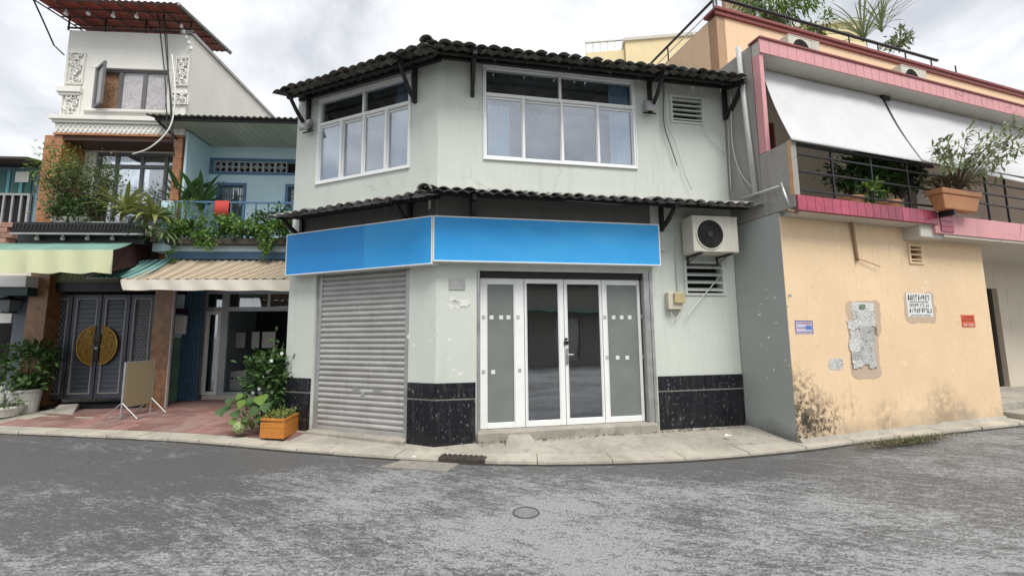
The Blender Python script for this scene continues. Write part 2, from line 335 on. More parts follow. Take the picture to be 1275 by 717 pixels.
for i in range(1): mb.hexa([kerb(ua, -.012, .0), kerb(ua + .62, -.012, 0), kerb(ua + .62, .13, 0), kerb(ua, .13, 0), kerb(ua, -.012, .062), kerb(ua + .62, -.012, .062), kerb(ua + .62, .13, .07), kerb(ua, .13, .07)])
mb.build('drain_frame', M_iron, t, bevel=.006)
for i in range(8):
    a = ua + .03 + i * .072; q = MB(); q.hexa([kerb(a, .0, .06), kerb(a + .035, .0, .06), kerb(a + .035, .12, .066), kerb(a, .12, .066), kerb(a, .0, .074), kerb(a + .035, .0, .074), kerb(a + .035, .12, .082), kerb(a, .12, .082)]); q.build('drain_bar', M_iron, t)
t = thing('manhole_cover', 'small round iron utility cover sunk in the worn road', 'manhole cover', gz(655, 638, 0))
c = gz(655, 638, 0); mb = MB(); mb.lathe(c, [(.0, .006), (.10, .006), (.105, .004)], 24); mb.build('lid', simple('worn iron lid', (.20, .198, .195), .6, .3, 15), t)
mb = MB(); mb.lathe(c, [(.112, .0), (.114, .006), (.125, .006), (.128, .0)], 24); mb.build('rim', simple('road coloured rim', (.085, .083, .08), .7, .4, 15), t)

# ================================================================== CORNER BUILDING
CC = gz(541, 551, .12); R = Fr(CC, 79.9); L = Fr(CC, 111.48)
RE, LE, TOP = 5.01, -2.97, 6.12
bld = thing('corner_building', 'two storey sage white corner shop house with tiled eaves and blue signs', 'building', (CC.x, CC.y, 0))
door_h = (.60, 3.40, .1, 2.60); shut_h = (-2.36, -.47, .05, 2.72)
winR = (.72, 3.27, 4.37, 5.90); winL = (-2.44, -.52, 4.27, 5.80)
ventU = R.rc(837, 123, 873, 152, -.04); ventD = R.rc(855, 328, 899, 365, -.04)
mb = MB(); walls(mb, R, 0, 3.72, 2.98, TOP, [winR]); walls(mb, R, 0, 3.47, -.05, 2.98, [door_h]); walls(mb, L, LE, 0, -.05, TOP, [shut_h, winL])
walls(mb, R, 3.47, RE, -.05, 2.98, [ventD], o=-.04, th=.16); walls(mb, R, 3.72, RE, 2.98, TOP, [ventU], o=-.035, th=.165)
mb.build('front_wall', M_wall, bld)
# side, back, floors
e1 = L.pt(LE, 0, 0); e2 = R.pt(RE, 0, 0); b1 = e1 + Vector((-1.1, 6.5, 0)); b2 = e2 + Vector((-2.0, 6.2, 0))
def slabwall(mb, a, b, z0, z1, th):
    d = (b - a).normalized(); nrm = Vector((-d.y, d.x, 0)) * th; Z0, Z1 = Vector((0, 0, z0)), Vector((0, 0, z1)); mb.hexa([a + Z0, b + Z0, b + nrm + Z0, a + nrm + Z0, a + Z1, b + Z1, b + nrm + Z1, a + nrm + Z1])
mb = MB(); i1 = L.pt(LE + .01, -.2, 0); i2 = R.pt(RE - .01, -.21, 0)
slabwall(mb, b1, i1, -.05, TOP, .18); slabwall(mb, i2, b2, -.05, TOP, .18); slabwall(mb, b2, b1, -.05, TOP, .18); mb.build('side_wall', M_wall, bld)
poly = [L.pt(LE + .02, -.19, 0), CC + (L.n + R.n).normalized() * -.2, R.pt(RE - .02, -.19, 0), b2, b1]; poly = [Vector((p.x, p.y, 0)) for p in poly]
for nm, z, h in (('ground_floor', .06, .06), ('upper_floor', 2.98, .15), ('ceiling', 6.0, .1)):
    mb = MB(); mb.prism([p + Vector((0, 0, z)) for p in poly], (0, 0, h)); mb.build(nm, M_inner if nm != 'ceiling' else simple('white ceiling', (.8, .8, .79), .8), bld)

M_cem = painted('unpainted dark cement band', (.15, .145, .135), (.04, .04, .04), .4, .4)  # thin strip darker than the wall, above the signs and below the canopy
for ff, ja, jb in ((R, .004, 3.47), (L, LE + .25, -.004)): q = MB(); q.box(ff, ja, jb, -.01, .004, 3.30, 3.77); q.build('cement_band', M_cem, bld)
# ---- window builder
def bars(mb, f, s0, s1, z0, z1, o, fw, d=.06, cols=(), rails=()):
    mb.box(f, s0, s1, o - d, o, z0, z0 + fw); mb.box(f, s0, s1, o - d, o, z1 - fw, z1); mb.box(f, s0, s0 + fw, o - d, o - .002, z0 + fw, z1 - fw); mb.box(f, s1 - fw, s1, o - d, o - .002, z0 + fw, z1 - fw)
    for (c, a, b, wd) in cols: mb.box(f, c - wd / 2, c + wd / 2, o - d + .003, o - .004, a, b)
    for (r, a, b, wd) in rails: mb.box(f, a, b, o - d + .002, o - .003, r - wd / 2, r + wd / 2)
def pane(f, s0, s1, z0, z1, o, mat, parent, name='pane', th=.006):
    q = MB(); q.box(f, s0, s1, o - th, o, z0, z1); return q.build(name, mat, parent)
M_cur = simple('pale blue curtain', (.55, .76, .96), .9, .12, 3, 0, 0)
def lace():
    m = Mt('sheer lace curtain'); n = m.noise(3, 2); d = m.n('ShaderNodeBsdfDiffuse'); d.inputs[0].default_value = (.62, .64, .70, 1); t = m.n('ShaderNodeBsdfTransparent'); x = m.n('ShaderNodeMixShader'); m.l(m.ramp(n, .3, .7, .5, .66), x.inputs[0]); m.l(t.outputs[0], x.inputs[1]); m.l(d.outputs[0], x.inputs[2]); m.l(x.outputs[0], m.out.inputs[0]); return m.m
M_lace = lace()
def curtain(f, s0, s1, z0, z1, o, mat, parent, name, amp=.03, per=.11, scal=0):
    n = max(8, int((s1 - s0) / .02)); mb = MB(); vs = []; 
    for j in range(2):
        for i in range(n + 1):
            s = s0 + (s1 - s0) * i / n; z = z0 if j == 0 else z1 + (scal * abs(sin(pi * (s - s0) / .13)) if scal else 0); vs.append(f.pt(s, o + amp * sin(2 * pi * s / per) + amp * .4 * sin(s * 23), z))
    mb.add(vs, [(i, i + 1, n + 2 + i, n + 1 + i) for i in range(n)]); return mb.build(name, mat, parent, smooth=True)
def bigwin(f, h, mid, topsplit, lows, dark_side):
    s0, s1, z0, z1 = h; o = -.03; q = MB(); fw = .03
    bars(q, f, s0, s1, z0, z1, o + .045, fw, .09, [(topsplit, mid, z1 - fw, .04)] + [(c, z0 + fw, mid, .04) for c in lows], [(mid, s0 + fw, s1 - fw, .05)])
    wn = q.build('window', M_alu, bld, bevel=.004)
    q = MB(); q.box(f, s0 - .02, s1 + .02, 0.0, .025, z1 + .002, z1 + .025); q.box(f, s0 - .02, s1 + .02, 0, .03, z0 - .025, z0 - .002); q.box(f, s0 - .02, s0 - .002, 0, .024, z0, z1); q.box(f, s1 + .002, s1 + .02, 0, .024, z0, z1); q.build('window_trim', M_alu, wn, bevel=.004)
    xs = [s0 + fw] + list(lows) + [s1 - fw]
    for i in range(4):
        oo = o - (.0 if i % 2 == 0 else .022); pane(f, xs[i] + .02, xs[i + 1] - .02, z0 + fw, mid - .03, oo, M_glass, wn)
        q = MB(); a, b = xs[i] + (.0 if i == 0 else .02), xs[i + 1] - (.0 if i == 3 else .02); q.box(f, a, a + .012, oo - .012, oo + .012, z0 + fw, mid - .033); q.box(f, b - .012, b, oo - .012, oo + .012, z0 + fw, mid - .033); q.box(f, a + .012, b - .012, oo - .012, oo + .012, z0 + fw, z0 + fw + .03); q.box(f, a + .012, b - .012, oo - .012, oo + .012, mid - .06, mid - .033); q.build('sash', M_alu, wn)
    pane(f, s0 + fw, topsplit - .02, mid + .03, z1 - fw, o, M_glass, wn); pane(f, topsplit + .02, s1 - fw, mid + .03, z1 - fw, o, M_glass, wn)
    curtain(f, s0 + .03, s1 - .03, z0 + .02, mid - .17, -.19, M_lace, wn, 'lace_curtain', .012, .16, .045)
    for a, b, top in ((s0 + .03, s0 + .42, mid - .1), (s1 - .40, s1 - .03, z1 - .02)): curtain(f, a, b, z0 - .1, top, -.13, M_cur, wn, 'side_curtain', .022)
midR = R.uv(700, 126)[1]
bigwin(R, winR, midR, R.uv(697, 100)[0], [R.uv(652, 160)[0], R.uv(700, 165)[0], R.uv(745, 170)[0]], 1)
bigwin(L, winL, midR - .09, L.uv(453, 120)[0], [L.uv(424, 190)[0], L.uv(452, 180)[0], L.uv(480, 170)[0]], 1)

# ---- louvred vents
M_void = simple('near black backing', (.012, .012, .012), .9, .1)  # near-black backing for vents, fan openings, slots, a window and back walls
def vent(f, h, n, o, parent, matr=M_wall):
    s0, s1, z0, z1 = h; q = MB(); d = .045; q.box(f, s0 - .05, s1 + .05, o, o + .02, z1, z1 + .04); q.box(f, s0 - .05, s1 + .05, o, o + .02, z0 - .04, z0); q.box(f, s0 - .05, s0, o, o + .018, z0, z1); q.box(f, s1, s1 + .05, o, o + .018, z0, z1)
    v = q.build('vent', matr, parent, bevel=.004); q = MB(); q.box(f, s0 - .02, s1 + .02, o - .19, o - .15, z0 - .02, z1 + .02); q.build('vent_back', M_void, v)
    for i in range(n):
        z = z0 + (z1 - z0) * (i + .5) / n; hh = (z1 - z0) / n * .13; q = MB(); q.hexa([f.pt(s0, o + .015, z - hh - .012), f.pt(s1, o + .015, z - hh - .012), f.pt(s1, o - .09, z + hh), f.pt(s0, o - .09, z + hh), f.pt(s0, o + .015, z - hh + .012), f.pt(s1, o + .015, z - hh + .012), f.pt(s1, o - .09, z + hh + .025), f.pt(s0, o - .09, z + hh + .025)]); q.build('vent_slat', matr, v)
    return v
vent(R, ventU, 5, -.035, bld); vent(R, ventD, 4, -.04, bld)

# ---- roller shutter
sh = shut_h; n = 29; q = MB(); W_ = sh[1] - sh[0] - .16; pitch = (sh[3] - .19) / n; prof = []
for i in range(9): t = i / 8; prof.append((t * pitch, .026 * sin(pi * t) ** .8 if .08 < t < .92 else 0))
vs = [];
for sx in (-W_ / 2, W_ / 2):
    for z, o in prof: vs.append((sx, -o, z))
    for z, o in prof[::-1]: vs.append((sx, -o + .006, z))
m9 = len(prof) * 2; q.add(vs, [tuple(range(m9))[::-1], tuple(range(m9, 2 * m9))] + [(i, (i + 1) % m9, m9 + (i + 1) % m9, m9 + i) for i in range(m9)])
slat_me = q.mesh('slat', M_shut)
q = MB(); q.box(L, sh[0] + .09, sh[1] - .09, -.10, -.055, .12, .20); shutter = q.build('roller_shutter', M_shut, bld, bevel=.005)
setp(shutter, 'grey galvanised roller shutter closed to the ground')
for i in range(n): inst('slat', slat_me, shutter, L.mat((sh[0] + sh[1]) / 2, -.075, .20 + i * pitch))
for ga, gb in ((sh[0], sh[0] + .10), (sh[1] - .10, sh[1])): q = MB(); q.box(L, ga, gb, -.13, -.045, .1, sh[3]); q.build('guide_rail', M_steel, shutter, bevel=.004)
for sx in (-1.55, -1.15): q = MB(); q.box(L, sx, sx + .16, -.058, -.045, .78, .80); q.build('lift_handle', M_steel, shutter)
q = MB(); q.box(L, -1.38, -1.30, -.058, -.044, .70, .76); q.build('lock', M_steel, shutter)
q = MB(); q.box(L, sh[0] + .0, sh[1] - .0, -.15, .10, .0, .13); q.build('shutter_sill', M_pave, bld, bevel=.02)

# ---- folding glass door
dz0, dz1 = .25, 2.50; OD = -.10
q = MB(); q.box(R, .60, 3.40, -.2, .10, -.02, .245); st = q.build('door_step', M_pave, bld, bevel=.02)
q = MB(); q.box(R, .62, 3.38, -.16, -.06, 2.505, 2.60); q.build('shutter_housing', M_black, bld)
leafx = [.655, 1.345, 1.985, 2.62, 3.285]
glz = [(606, 354, 641, 526), (656, 353, 697, 523), (707, 354, 749, 520), (757, 355, 797, 518)]
for i in range(4):
    a, b = leafx[i] + .004, leafx[i + 1] - .004; g0, g1, gz0, gz1 = R.rc(*glz[i], OD); q = MB()
    q.box(R, a, g0, OD - .05, OD, dz0, dz1); q.box(R, g1, b, OD - .05, OD, dz0, dz1); q.box(R, g0, g1, OD - .05, OD - .001, dz0, gz0); q.box(R, g0, g1, OD - .05, OD - .001, gz1, dz1)
    d = q.build('door_leaf', M_alu, bld, bevel=.006); pane(R, g0 - .005, g1 + .005, gz0 - .005, gz1 + .005, OD - .02, M_film if i in (0, 3) else M_dglass, d, 'glass')
    q = MB()
    for sx in (g0 + .002, g1 - .012): q.box(R, sx, sx + .010, OD - .019, OD - .004, gz0, gz1)
    q.build('glazing_bead', M_alu, d)
    if i in (0, 3):
        sq = MB(); rows = ((612, 395), (624, 395), (633, 395), (614, 463)) if i == 0 else ((764, 395), (774, 395), (784, 395), (769, 445), (781, 445))
        for (x, y) in rows: s_, z_ = R.uv(x, y, OD - .02); sq.box(R, s_ - .03, s_ + .03, OD - .0195, OD - .017, z_ - .03, z_ + .03)
        sq.build('film_square', M_white, d)
        sq = MB(); xs_ = ((602, 395), (645, 395), (602, 463), (647, 461)) if i == 0 else ((753, 395), (793 + 6, 394), (756, 445), (801, 444))
        for (x, y) in xs_: s_, z_ = R.uv(x, y, OD); sq.box(R, s_ - .026, s_ + .026, OD, OD + .0025, z_ - .03, z_ + .03)
        sq.build('frame_sticker', simple('grey sticker', (.42, .42, .41), .5), d)
    if i == 2:
        hs, hz = R.uv(706, 444, OD); q = MB(); q.box(R, hs - .02, hs + .02, OD, OD + .012, hz - .12, hz + .13); q.tube([R.pt(hs, OD, hz + .03), R.pt(hs, OD + .05, hz + .03), R.pt(hs + .09, OD + .055, hz + .035)], .011); q.tube([R.pt(hs, OD, hz - .07), R.pt(hs, OD + .02, hz - .07)], .012); q.build('handle', M_steel, d, bevel=.002)
        q = MB(); q.box(R, hs - .045, hs + .02, OD, OD + .02, hz + .19, hz + .24); q.box(R, hs - .03, hs + .01, OD, OD + .025, hz + .26, hz + .29); q.build('lock', M_black, d)
q = MB(); q.box(R, 3.30, 3.395, -.14, .005, .24, 2.6); q.box(R, 3.40, 3.45, -.05, .012, .2, 2.64); q.build('shutter_rail', M_steel, bld, bevel=.003)
q = MB(); q.box(R, .605, .645, -.14, .005, .24, 2.6); q.build('shutter_rail', M_steel, bld, bevel=.003)
# ---- black stone dado, one object per tile panel
def dado(f, s0, s1, o, zs, cuts):
    for za, zb in zs:
        xs = [s0] + [c for c in cuts if s0 < c < s1] + [s1]
        for a, b in zip(xs, xs[1:]): q = MB(); q.box(f, a + .004, b - .004, o - .03, o + .022, za, zb); q.build('stone_tile', M_gran, bld, bevel=.004)
zs = [(.06, .70), (.725, .945)]
dado(R, -.008, .585, 0, zs, []); dado(L, -.468, .008, 0, zs, []); dado(R, 3.46, RE, -.04, zs, [3.46 + .85]); dado(L, LE, -2.37, 0, zs, [])
for ff, ja, jb, jo in ((R, .01, .58, 0), (L, -.465, -.01, 0), (R, 3.465, RE, -.04), (L, LE, -2.37, 0)): q = MB(); q.box(ff, ja, jb, jo - .02, jo + .012, .703, .722); q.build('joint_strip', M_conc, bld)

# ---- roofs: rows of curved tiles
def tile_mesh(name, mat, w, ln, slope, th=.015, amp=.040):
    q = MB(); nn = 12; vs = []
    for y, z in ((0, 0), (ln, ln * tan(slope))):
        for dz in (0, -th):
            for i in range(nn + 1): t = i / nn; vs.append(((t - .5) * w, y, z + amp * (abs(sin(pi * t)) ** .8) + dz + (.012 if t > .93 else 0)))
    n1 = nn + 1; fs = []
    for i in range(nn): fs += [(i, i + 1, 2 * n1 + i + 1, 2 * n1 + i), (n1 + i + 1, n1 + i, 3 * n1 + i, 3 * n1 + i + 1), (i + 1, i, n1 + i, n1 + i + 1), (2 * n1 + i, 2 * n1 + i + 1, 3 * n1 + i + 1, 3 * n1 + i)]
    fs += [(0, 2 * n1, 3 * n1, n1), (nn, n1 + nn, 3 * n1 + nn, 2 * n1 + nn)]
    q.add(vs, fs); me = q.mesh(name, mat, smooth=True); return me
def roof(parent, name, zR, zL, oe, mat, w, courses, slope, sR, sL, deckback):
    mit = oe * tan(radians(15.79)); q = MB()
    # battens and boarding seen from below
    for f, s0, s1, zb in ((R, -mit * .6, sR, zR), (L, sL, mit * .6, zL)):
        for oo in (oe - .30, .06):
            zz_ = zb + (oe - oo) * tan(slope); q.box(f, s0 + .02, s1 - .02, oo - .025, oo + .025, zz_ - .075, zz_ - .03)
        z_in = zb + (oe + deckback) * tan(slope); z_o = zb + (oe + .1) * tan(slope)
        q.hexa([f.pt(s0, -.1, z_o - .03), f.pt(s1, -.1, z_o - .03), f.pt(s1, -deckback, z_in - .03), f.pt(s0, -deckback, z_in - .03), f.pt(s0, -.1, z_o), f.pt(s1, -.1, z_o), f.pt(s1, -deckback, z_in), f.pt(s0, -deckback, z_in)])
    rf = q.build(name, M_dark, parent); ln = .42; me = tile_mesh('tile', mat, w, ln + .03, slope); me2 = tile_mesh('tile_under', mat, w, .3, slope)
    rr = random.Random(len(name))
    for f, s0, s1, zb in ((R, -mit, sR, zR), (L, sL, mit, zL)):
        cnt = round((s1 - s0) / w); ww = (s1 - s0) / cnt
        for i in range(cnt):
            s = s0 + (i + .5) * ww
            for c in range(courses):
                o = oe - c * ln
                lim = o * tan(radians(15.79))
                if (f is R and s < -lim - .05) or (f is L and s > lim + .05): continue
                z = zb + (c * ln) * tan(slope) + c * .012 + rr.uniform(-.012, .012)
                mt = f.mat(s, o + rr.uniform(-.022, .018), z) @ Matrix.Rotation(rr.uniform(-.03, .03), 4, 'Z') @ Matrix.Scale(ww / w, 4, (1, 0, 0)); inst('tile', me, rf, mt)
            inst('tile', me2, rf, f.mat(s + ww * .5 if i < cnt - 1 else s, oe - .09 + rr.uniform(-.012, .012), zb - .032 + .09 * tan(slope)) @ Matrix.Scale(ww / w, 4, (1, 0, 0)))
    hd = (R.n + L.n).normalized(); oh = oe / cos(radians(15.79))
    for c in range(3 if name == 'roof' else 1):                               # hip caps along the corner
        q = MB(); a = CC + hd * (oh + .03 - c * .36); b = CC + hd * (oh - .38 - c * .36); a.z = zR - .025 + (c * .36) * tan(slope) * .96 + .02 * c; b.z = a.z + .41 * tan(slope) * .96
        side = Vector((-hd.y, hd.x, 0)); vs = []
        for p in (a, b):
            for r_ in (.10, .085):
                for i in range(9): t = pi * (i / 8); vs.append(p + side * cos(t) * r_ + Vector((0, 0, sin(t) * r_ * .85)))
        fs = []
        for i in range(8): fs += [(i, i + 1, 18 + i + 1, 18 + i), (9 + i + 1, 9 + i, 27 + i, 27 + i + 1), (i + 1, i, 9 + i, 9 + i + 1)]
        q.add(vs, fs); q.build('hip_cap', mat, rf, smooth=True)
    return rf
roof(bld, 'roof', 5.80, 5.74, .60, M_tile, .178, 2, radians(20), 4.98, -2.90, 3.2)
roof(bld, 'canopy', 3.63, 3.57, .60, M_tile2, .178, 2, radians(17), 5.14, -2.84, -.02)

def bracket(f, s, ztop, oe, drop, parent, w=.06):
    q = MB(); q.box(f, s - w / 2, s + w / 2, 0, .06, ztop - drop, ztop); q.hexa([f.pt(s - w / 2, .06, ztop - .10), f.pt(s - w / 2, oe, ztop - .27), f.pt(s + w / 2, oe, ztop - .27), f.pt(s + w / 2, .06, ztop - .10), f.pt(s - w / 2, .06, ztop - .0), f.pt(s - w / 2, oe, ztop - .18), f.pt(s + w / 2, oe, ztop - .18), f.pt(s + w / 2, .06, ztop - .0)])
    pts = []
    for i in range(7): t = i / 6; pts.append((.05 + (oe * .8 - .05) * t, ztop - drop + .06 + (drop - .30) * (t ** 1.5)))
    for (o0, z0), (o1, z1) in zip(pts, pts[1:]): q.hexa([f.pt(s - w * .4, o0, z0 - .03), f.pt(s - w * .4, o1, z1 - .03), f.pt(s + w * .4, o1, z1 - .03), f.pt(s + w * .4, o0, z0 - .03), f.pt(s - w * .4, o0, z0 + .04), f.pt(s - w * .4, o1, z1 + .04), f.pt(s + w * .4, o1, z1 + .04), f.pt(s + w * .4, o0, z0 + .04)])
    return q.build('bracket', M_dark, parent)
for f, x, y in ((R, 588, 90), (R, 807, 100), (R, 900, 115), (L, 386, 135), (L, 518, 95)): bracket(f, f.uv(x, y)[0], 5.98, .55, .62 if f is R else .68, bld)
for f, x, y in ((R, 588, 250), (R, 822, 265), (L, 378, 275), (L, 512, 250)): bracket(f, f.uv(x, y)[0], 3.80, .50, .5, bld)
# ================================================================== things on the corner building
# ---- blue sign boxes
M_blue2 = M_blue.copy(); M_blue2.name = 'darker blue sign sheet'
for n_ in M_blue2.node_tree.nodes:
    if n_.type == 'MIX_RGB' and not n_.inputs[1].is_linked: n_.inputs[1].default_value = (.018, .26, .66, 1); n_.inputs[2].default_value = (.035, .31, .72, 1)
def sign(f, s0, s1, z0, z1, o, cuts, label):
    t = thing('sign_board', label, 'sign', f.pt((s0 + s1) / 2, o / 2, z0), 'blank blue sign boxes')
    q = MB(); q.box(f, s0 + .01, s1 - .01, .004, o - .012, z0 + .01, z1 - .01); q.build('sign_box', M_white, t)
    q = MB(); w_ = .017; q.box(f, s0, s1, o - .03, o + .006, z0, z0 + w_); q.box(f, s0, s1, o - .03, o + .006, z1 - w_, z1); q.box(f, s0, s0 + w_, o - .03, o + .005, z0 + w_, z1 - w_); q.box(f, s1 - w_, s1, o - .03, o + .005, z0 + w_, z1 - w_); q.build('sign_frame', M_alu, t, bevel=.003)
    xs = [s0 + w_] + cuts + [s1 - w_]
    for a, b in zip(xs, xs[1:]):                    # stretched sheet, slightly quilted
        q = MB(); nx, nz = max(3, int((b - a) / .08)), 8; vs = []
        for j in range(nz + 1):
            for i in range(nx + 1): s = a + (b - a) * i / nx; z = z0 + w_ + (z1 - z0 - 2 * w_) * j / nz; e_ = min(1, min(i, nx - i) / 2) * min(1, min(j, nz - j) / 2); vs.append(f.pt(s, o - .004 + e_ * .004 * sin(s * 7 + z * 3) * sin(z * 9 + 1), z))
        q.add(vs, [(j * (nx + 1) + i, j * (nx + 1) + i + 1, (j + 1) * (nx + 1) + i + 1, (j + 1) * (nx + 1) + i) for j in range(nz) for i in range(nx)]); q.build('sign_sheet', M_blue if a > s0 + .5 or not cuts else M_blue2, t, smooth=True)
sign(R, -.05, 3.51, 2.69, 3.365, .2, [], 'long blank blue sign box over the white glass door')
sign(L, -2.85, .05, 2.65, 3.365, .2, [L.uv(453, 310, .2)[0]], 'blank blue sign box above the roller shutter')

# ---- air conditioner
a0, a1, az0, az1 = R.rc(863, 270, 919, 314, .36); M_acb = painted('aged ivory air conditioner shell', (.55, .53, .46), (.2, .18, .14), .5, .6)
def aircon(f, s0, s1, ob, of, z0, z1, label, group=None, legs=True):
    t = thing('air_conditioner', label, 'air conditioner', f.pt((s0 + s1) / 2, (ob + of) / 2, z0), group); q = MB(); q.box(f, s0, s1, ob, of, z0, z1); q.build('casing', M_acb, t, bevel=.012)
    cs, cz, r = s0 + (s1 - s0) * .37, (z0 + z1) / 2, (z1 - z0) * .40
    q = MB(); q.lathe(f.pt(cs, of, cz), [(r + .018, -.01), (r + .018, .012), (r, .014), (r - .005, -.02)], 32, f.n); q.build('fan_ring', M_acb, t, smooth=False)
    q = MB(); q.lathe(f.pt(cs, of, cz), [(0, .003), (r, .003)], 32, f.n); q.build('fan_opening', M_void, t)
    q = MB()
    for i in range(1, 7):
        rr = r * i / 7; q.tube([f.pt(cs + cos(a) * rr, of + .012, cz + sin(a) * rr) for a in [2 * pi * j / 28 for j in range(29)]], .0032, 5, cap=False)
    for j in range(12): a = 2 * pi * j / 12; q.tube([f.pt(cs, of + .012, cz), f.pt(cs + cos(a) * r, of + .012, cz + sin(a) * r)], .003, 5)
    q.lathe(f.pt(cs, of, cz), [(0, .018), (r * .2, .016), (r * .2, .008)], 16, f.n); q.build('fan_grille', M_dark, t)
    for nm, a, b in (('front_panel', s0 + (s1 - s0) * .73, s1 - .012), ('fan_panel', s0 + .012, s0 + (s1 - s0) * .715)): q = MB(); q.box(f, a, b, of, of + .003, z0 + .015, z1 - .015) if nm == 'front_panel' else q.box(f, a, b, of, of + .0025, z0 + .012, z0 + .03); q.build(nm, M_acb, t, bevel=.002)
    q = MB(); q.box(f, s0 - .005, s1 + .005, ob - .003, of + .006, z1 - .012, z1 + .008); q.build('lid', M_acb, t, bevel=.004)
    return t
ac = aircon(R, a0, a1, .06, .36, az0, az1, 'ivory outdoor air conditioner unit bracketed on the wall beside the blue sign')
for sx in (a0 + .12, a1 - .14):
    q = MB(); q.box(R, sx, sx + .03, -.036, .37, az0 - .035, az0 - .003); q.box(R, sx, sx + .03, -.036, -.008, az0 - .14, az0 - .036); q.hexa([R.pt(sx, -.01, az0 - .14), R.pt(sx + .012, -.01, az0 - .14), R.pt(sx + .012, -.03, az0 - .14), R.pt(sx, -.03, az0 - .14), R.pt(sx, .25, az0 - .036), R.pt(sx + .012, .25, az0 - .036), R.pt(sx + .012, .22, az0 - .036), R.pt(sx, .22, az0 - .036)]); q.build('wall_bracket', M_iron, ac)
q = MB(); q.tube([R.pt(a1 - .02, .2, az0 + .2), R.pt(a1 + .05, .18, az0 + .16), R.pt(a1 + .07, .1, az0 + .02), R.pt(a1 + .02, .02, az0 - .06)], .018); q.build('refrigerant_pipe', M_white, ac, smooth=True)

# ---- meter box, its conduit
m0, m1, mz0, mz1 = R.rc(832, 364, 850, 385, .05); t = thing('meter_box', 'small cream electric breaker box with cable below the wall vent', 'electric box', R.pt((m0 + m1) / 2, 0, mz0))
M_cream = simple('cream plastic', (.56, .53, .42), .45, .12); q = MB(); q.box(R, m0, m1, -.038, .06, mz0, mz1); q.build('box', M_cream, t, bevel=.008)
q = MB(); q.box(R, m0 + .09, m1 + .02, .062, .10, mz0 + .10, mz1 - .01); q.build('breaker_cover', simple('ochre plastic', (.45, .38, .20), .5), t, bevel=.006)
q = MB(); q.tube([R.pt(m0 + .06, .01, mz0), R.pt(m0 + .07, .03, mz0 - .12), R.pt(m0 + .13, .03, mz0 - .16), R.pt(m0 + .19, .02, mz0 - .1), R.pt(m1 - .02, .01, mz0)], .007, 6); q.build('loop_cable', M_wcable, t)
q = MB(); s_ = m0 + .22; q.tube([R.pt(s_, -.02, mz1), R.pt(s_, -.02, mz1 + .85), R.pt(s_ + .02, -.02, mz1 + .95)], .012, 6); q.build('conduit', M_pvc, t)
q = MB(); pa, pb = R.uv(857, 391, .06), R.uv(903, 336, .0); q.tube([R.pt(pa[0] - .005, .09, pa[1] - .05), R.pt(pa[0], .06, pa[1]), R.pt(pb[0], .0, pb[1])], .008, 8); setp(q.build('drain_pipe', M_pvc), 'thin grey pipe slanting across the lower wall vent', 'pipe')

# ---- flood lights
M_lens = simple('grey lamp lens', (.40, .41, .41), .2, .1)
def flood(f, x, y, rot, label):
    s, z = f.uv(x, y, .12); t = thing('flood_light', label, 'lamp', f.pt(s, 0, z), 'wall flood lights'); q = MB(); c = f.pt(s, .14, z); d1 = f.d; up = (Vector((0, 0, 1)) * .9 - f.n * .42).normalized(); fn = d1.cross(up) * -1
    if fn.dot(f.n) < 0: fn = -fn
    def hb(q, w_, h_, d0, d1_): q.hexa([c + d1 * sx * w_ + up * sy * h_ + fn * dd for sy, dd in ((-1, 0), (1, 0)) for sx, dd2 in () ] or [c - d1 * w_ - up * h_ + fn * d1_, c + d1 * w_ - up * h_ + fn * d1_, c + d1 * w_ - up * h_ + fn * d0, c - d1 * w_ - up * h_ + fn * d0, c - d1 * w_ + up * h_ + fn * d1_, c + d1 * w_ + up * h_ + fn * d1_, c + d1 * w_ + up * h_ + fn * d0, c - d1 * w_ + up * h_ + fn * d0])
    hb(q, .10, .11, -.05, .0); q.build('housing', M_steel, t, bevel=.01); q = MB(); hb(q, .085, .095, .001, .008); q.build('lens', M_lens, t, bevel=.004)
    q = MB(); q.tube([f.pt(s, .0, z - .02), f.pt(s, .06, z - .06), f.pt(s, .10, z - .05)], .012, 6); q.box(f, s - .12, s + .12, .07, .085, z - .13, z - .11); q.build('mount_arm', M_black, t)
flood(R, 810, 131, 0, 'flood light right of the large upper window'); flood(L, 381, 155, 0, 'flood light at the far left end of the upper wall')
s_, z_ = L.uv(535, 253, .03); q = MB(); q.tube([L.pt(s_, .03, z_ - .09), L.pt(s_, .03, z_ + .09)], .02, 10); q.box(L, s_ - .02, s_ + .02, 0, .03, z_ + .05, z_ + .1); setp(q.build('tube_lamp', M_white), 'short white tube lamp under the lower canopy at the corner', 'lamp')
# ---- plate and torn paper
p0, p1, q0, q1 = R.rc(559, 347, 579, 361); q = MB(); q.box(R, p0, p1, -.005, .012, q0, q1); setp(q.build('wall_plate', M_steel, bevel=.003), 'small grey metal plate on the pier left of the door', 'plate')
p0, p1, q0, q1 = R.rc(556, 366, 587, 388); t = thing('torn_poster', 'torn white paper remnant pasted below the grey plate', 'poster', R.pt((p0 + p1) / 2, 0, q0)); rr = random.Random(5)
def torn(f, s0, s1, z0, z1, o, name, mat, parent, j=.03, th=.002, base=None):
    pts = []
    for i in range(28):
        a = 2 * pi * i / 28; ca, sa = cos(a), sin(a); m_ = max(abs(ca), abs(sa)); pts.append(f.pt((s0 + s1) / 2 + ca / m_ * ((s1 - s0) / 2 + rr.uniform(-j, 0)), o, (z0 + z1) / 2 + sa / m_ * ((z1 - z0) / 2 + rr.uniform(-j, 0))))
    q = MB(); q.prism(pts, f.n * th); return q.build(name, mat, parent)
M_paper = simple('old white paper', (.70, .70, .67), .8, .1, 8, 0, .1)
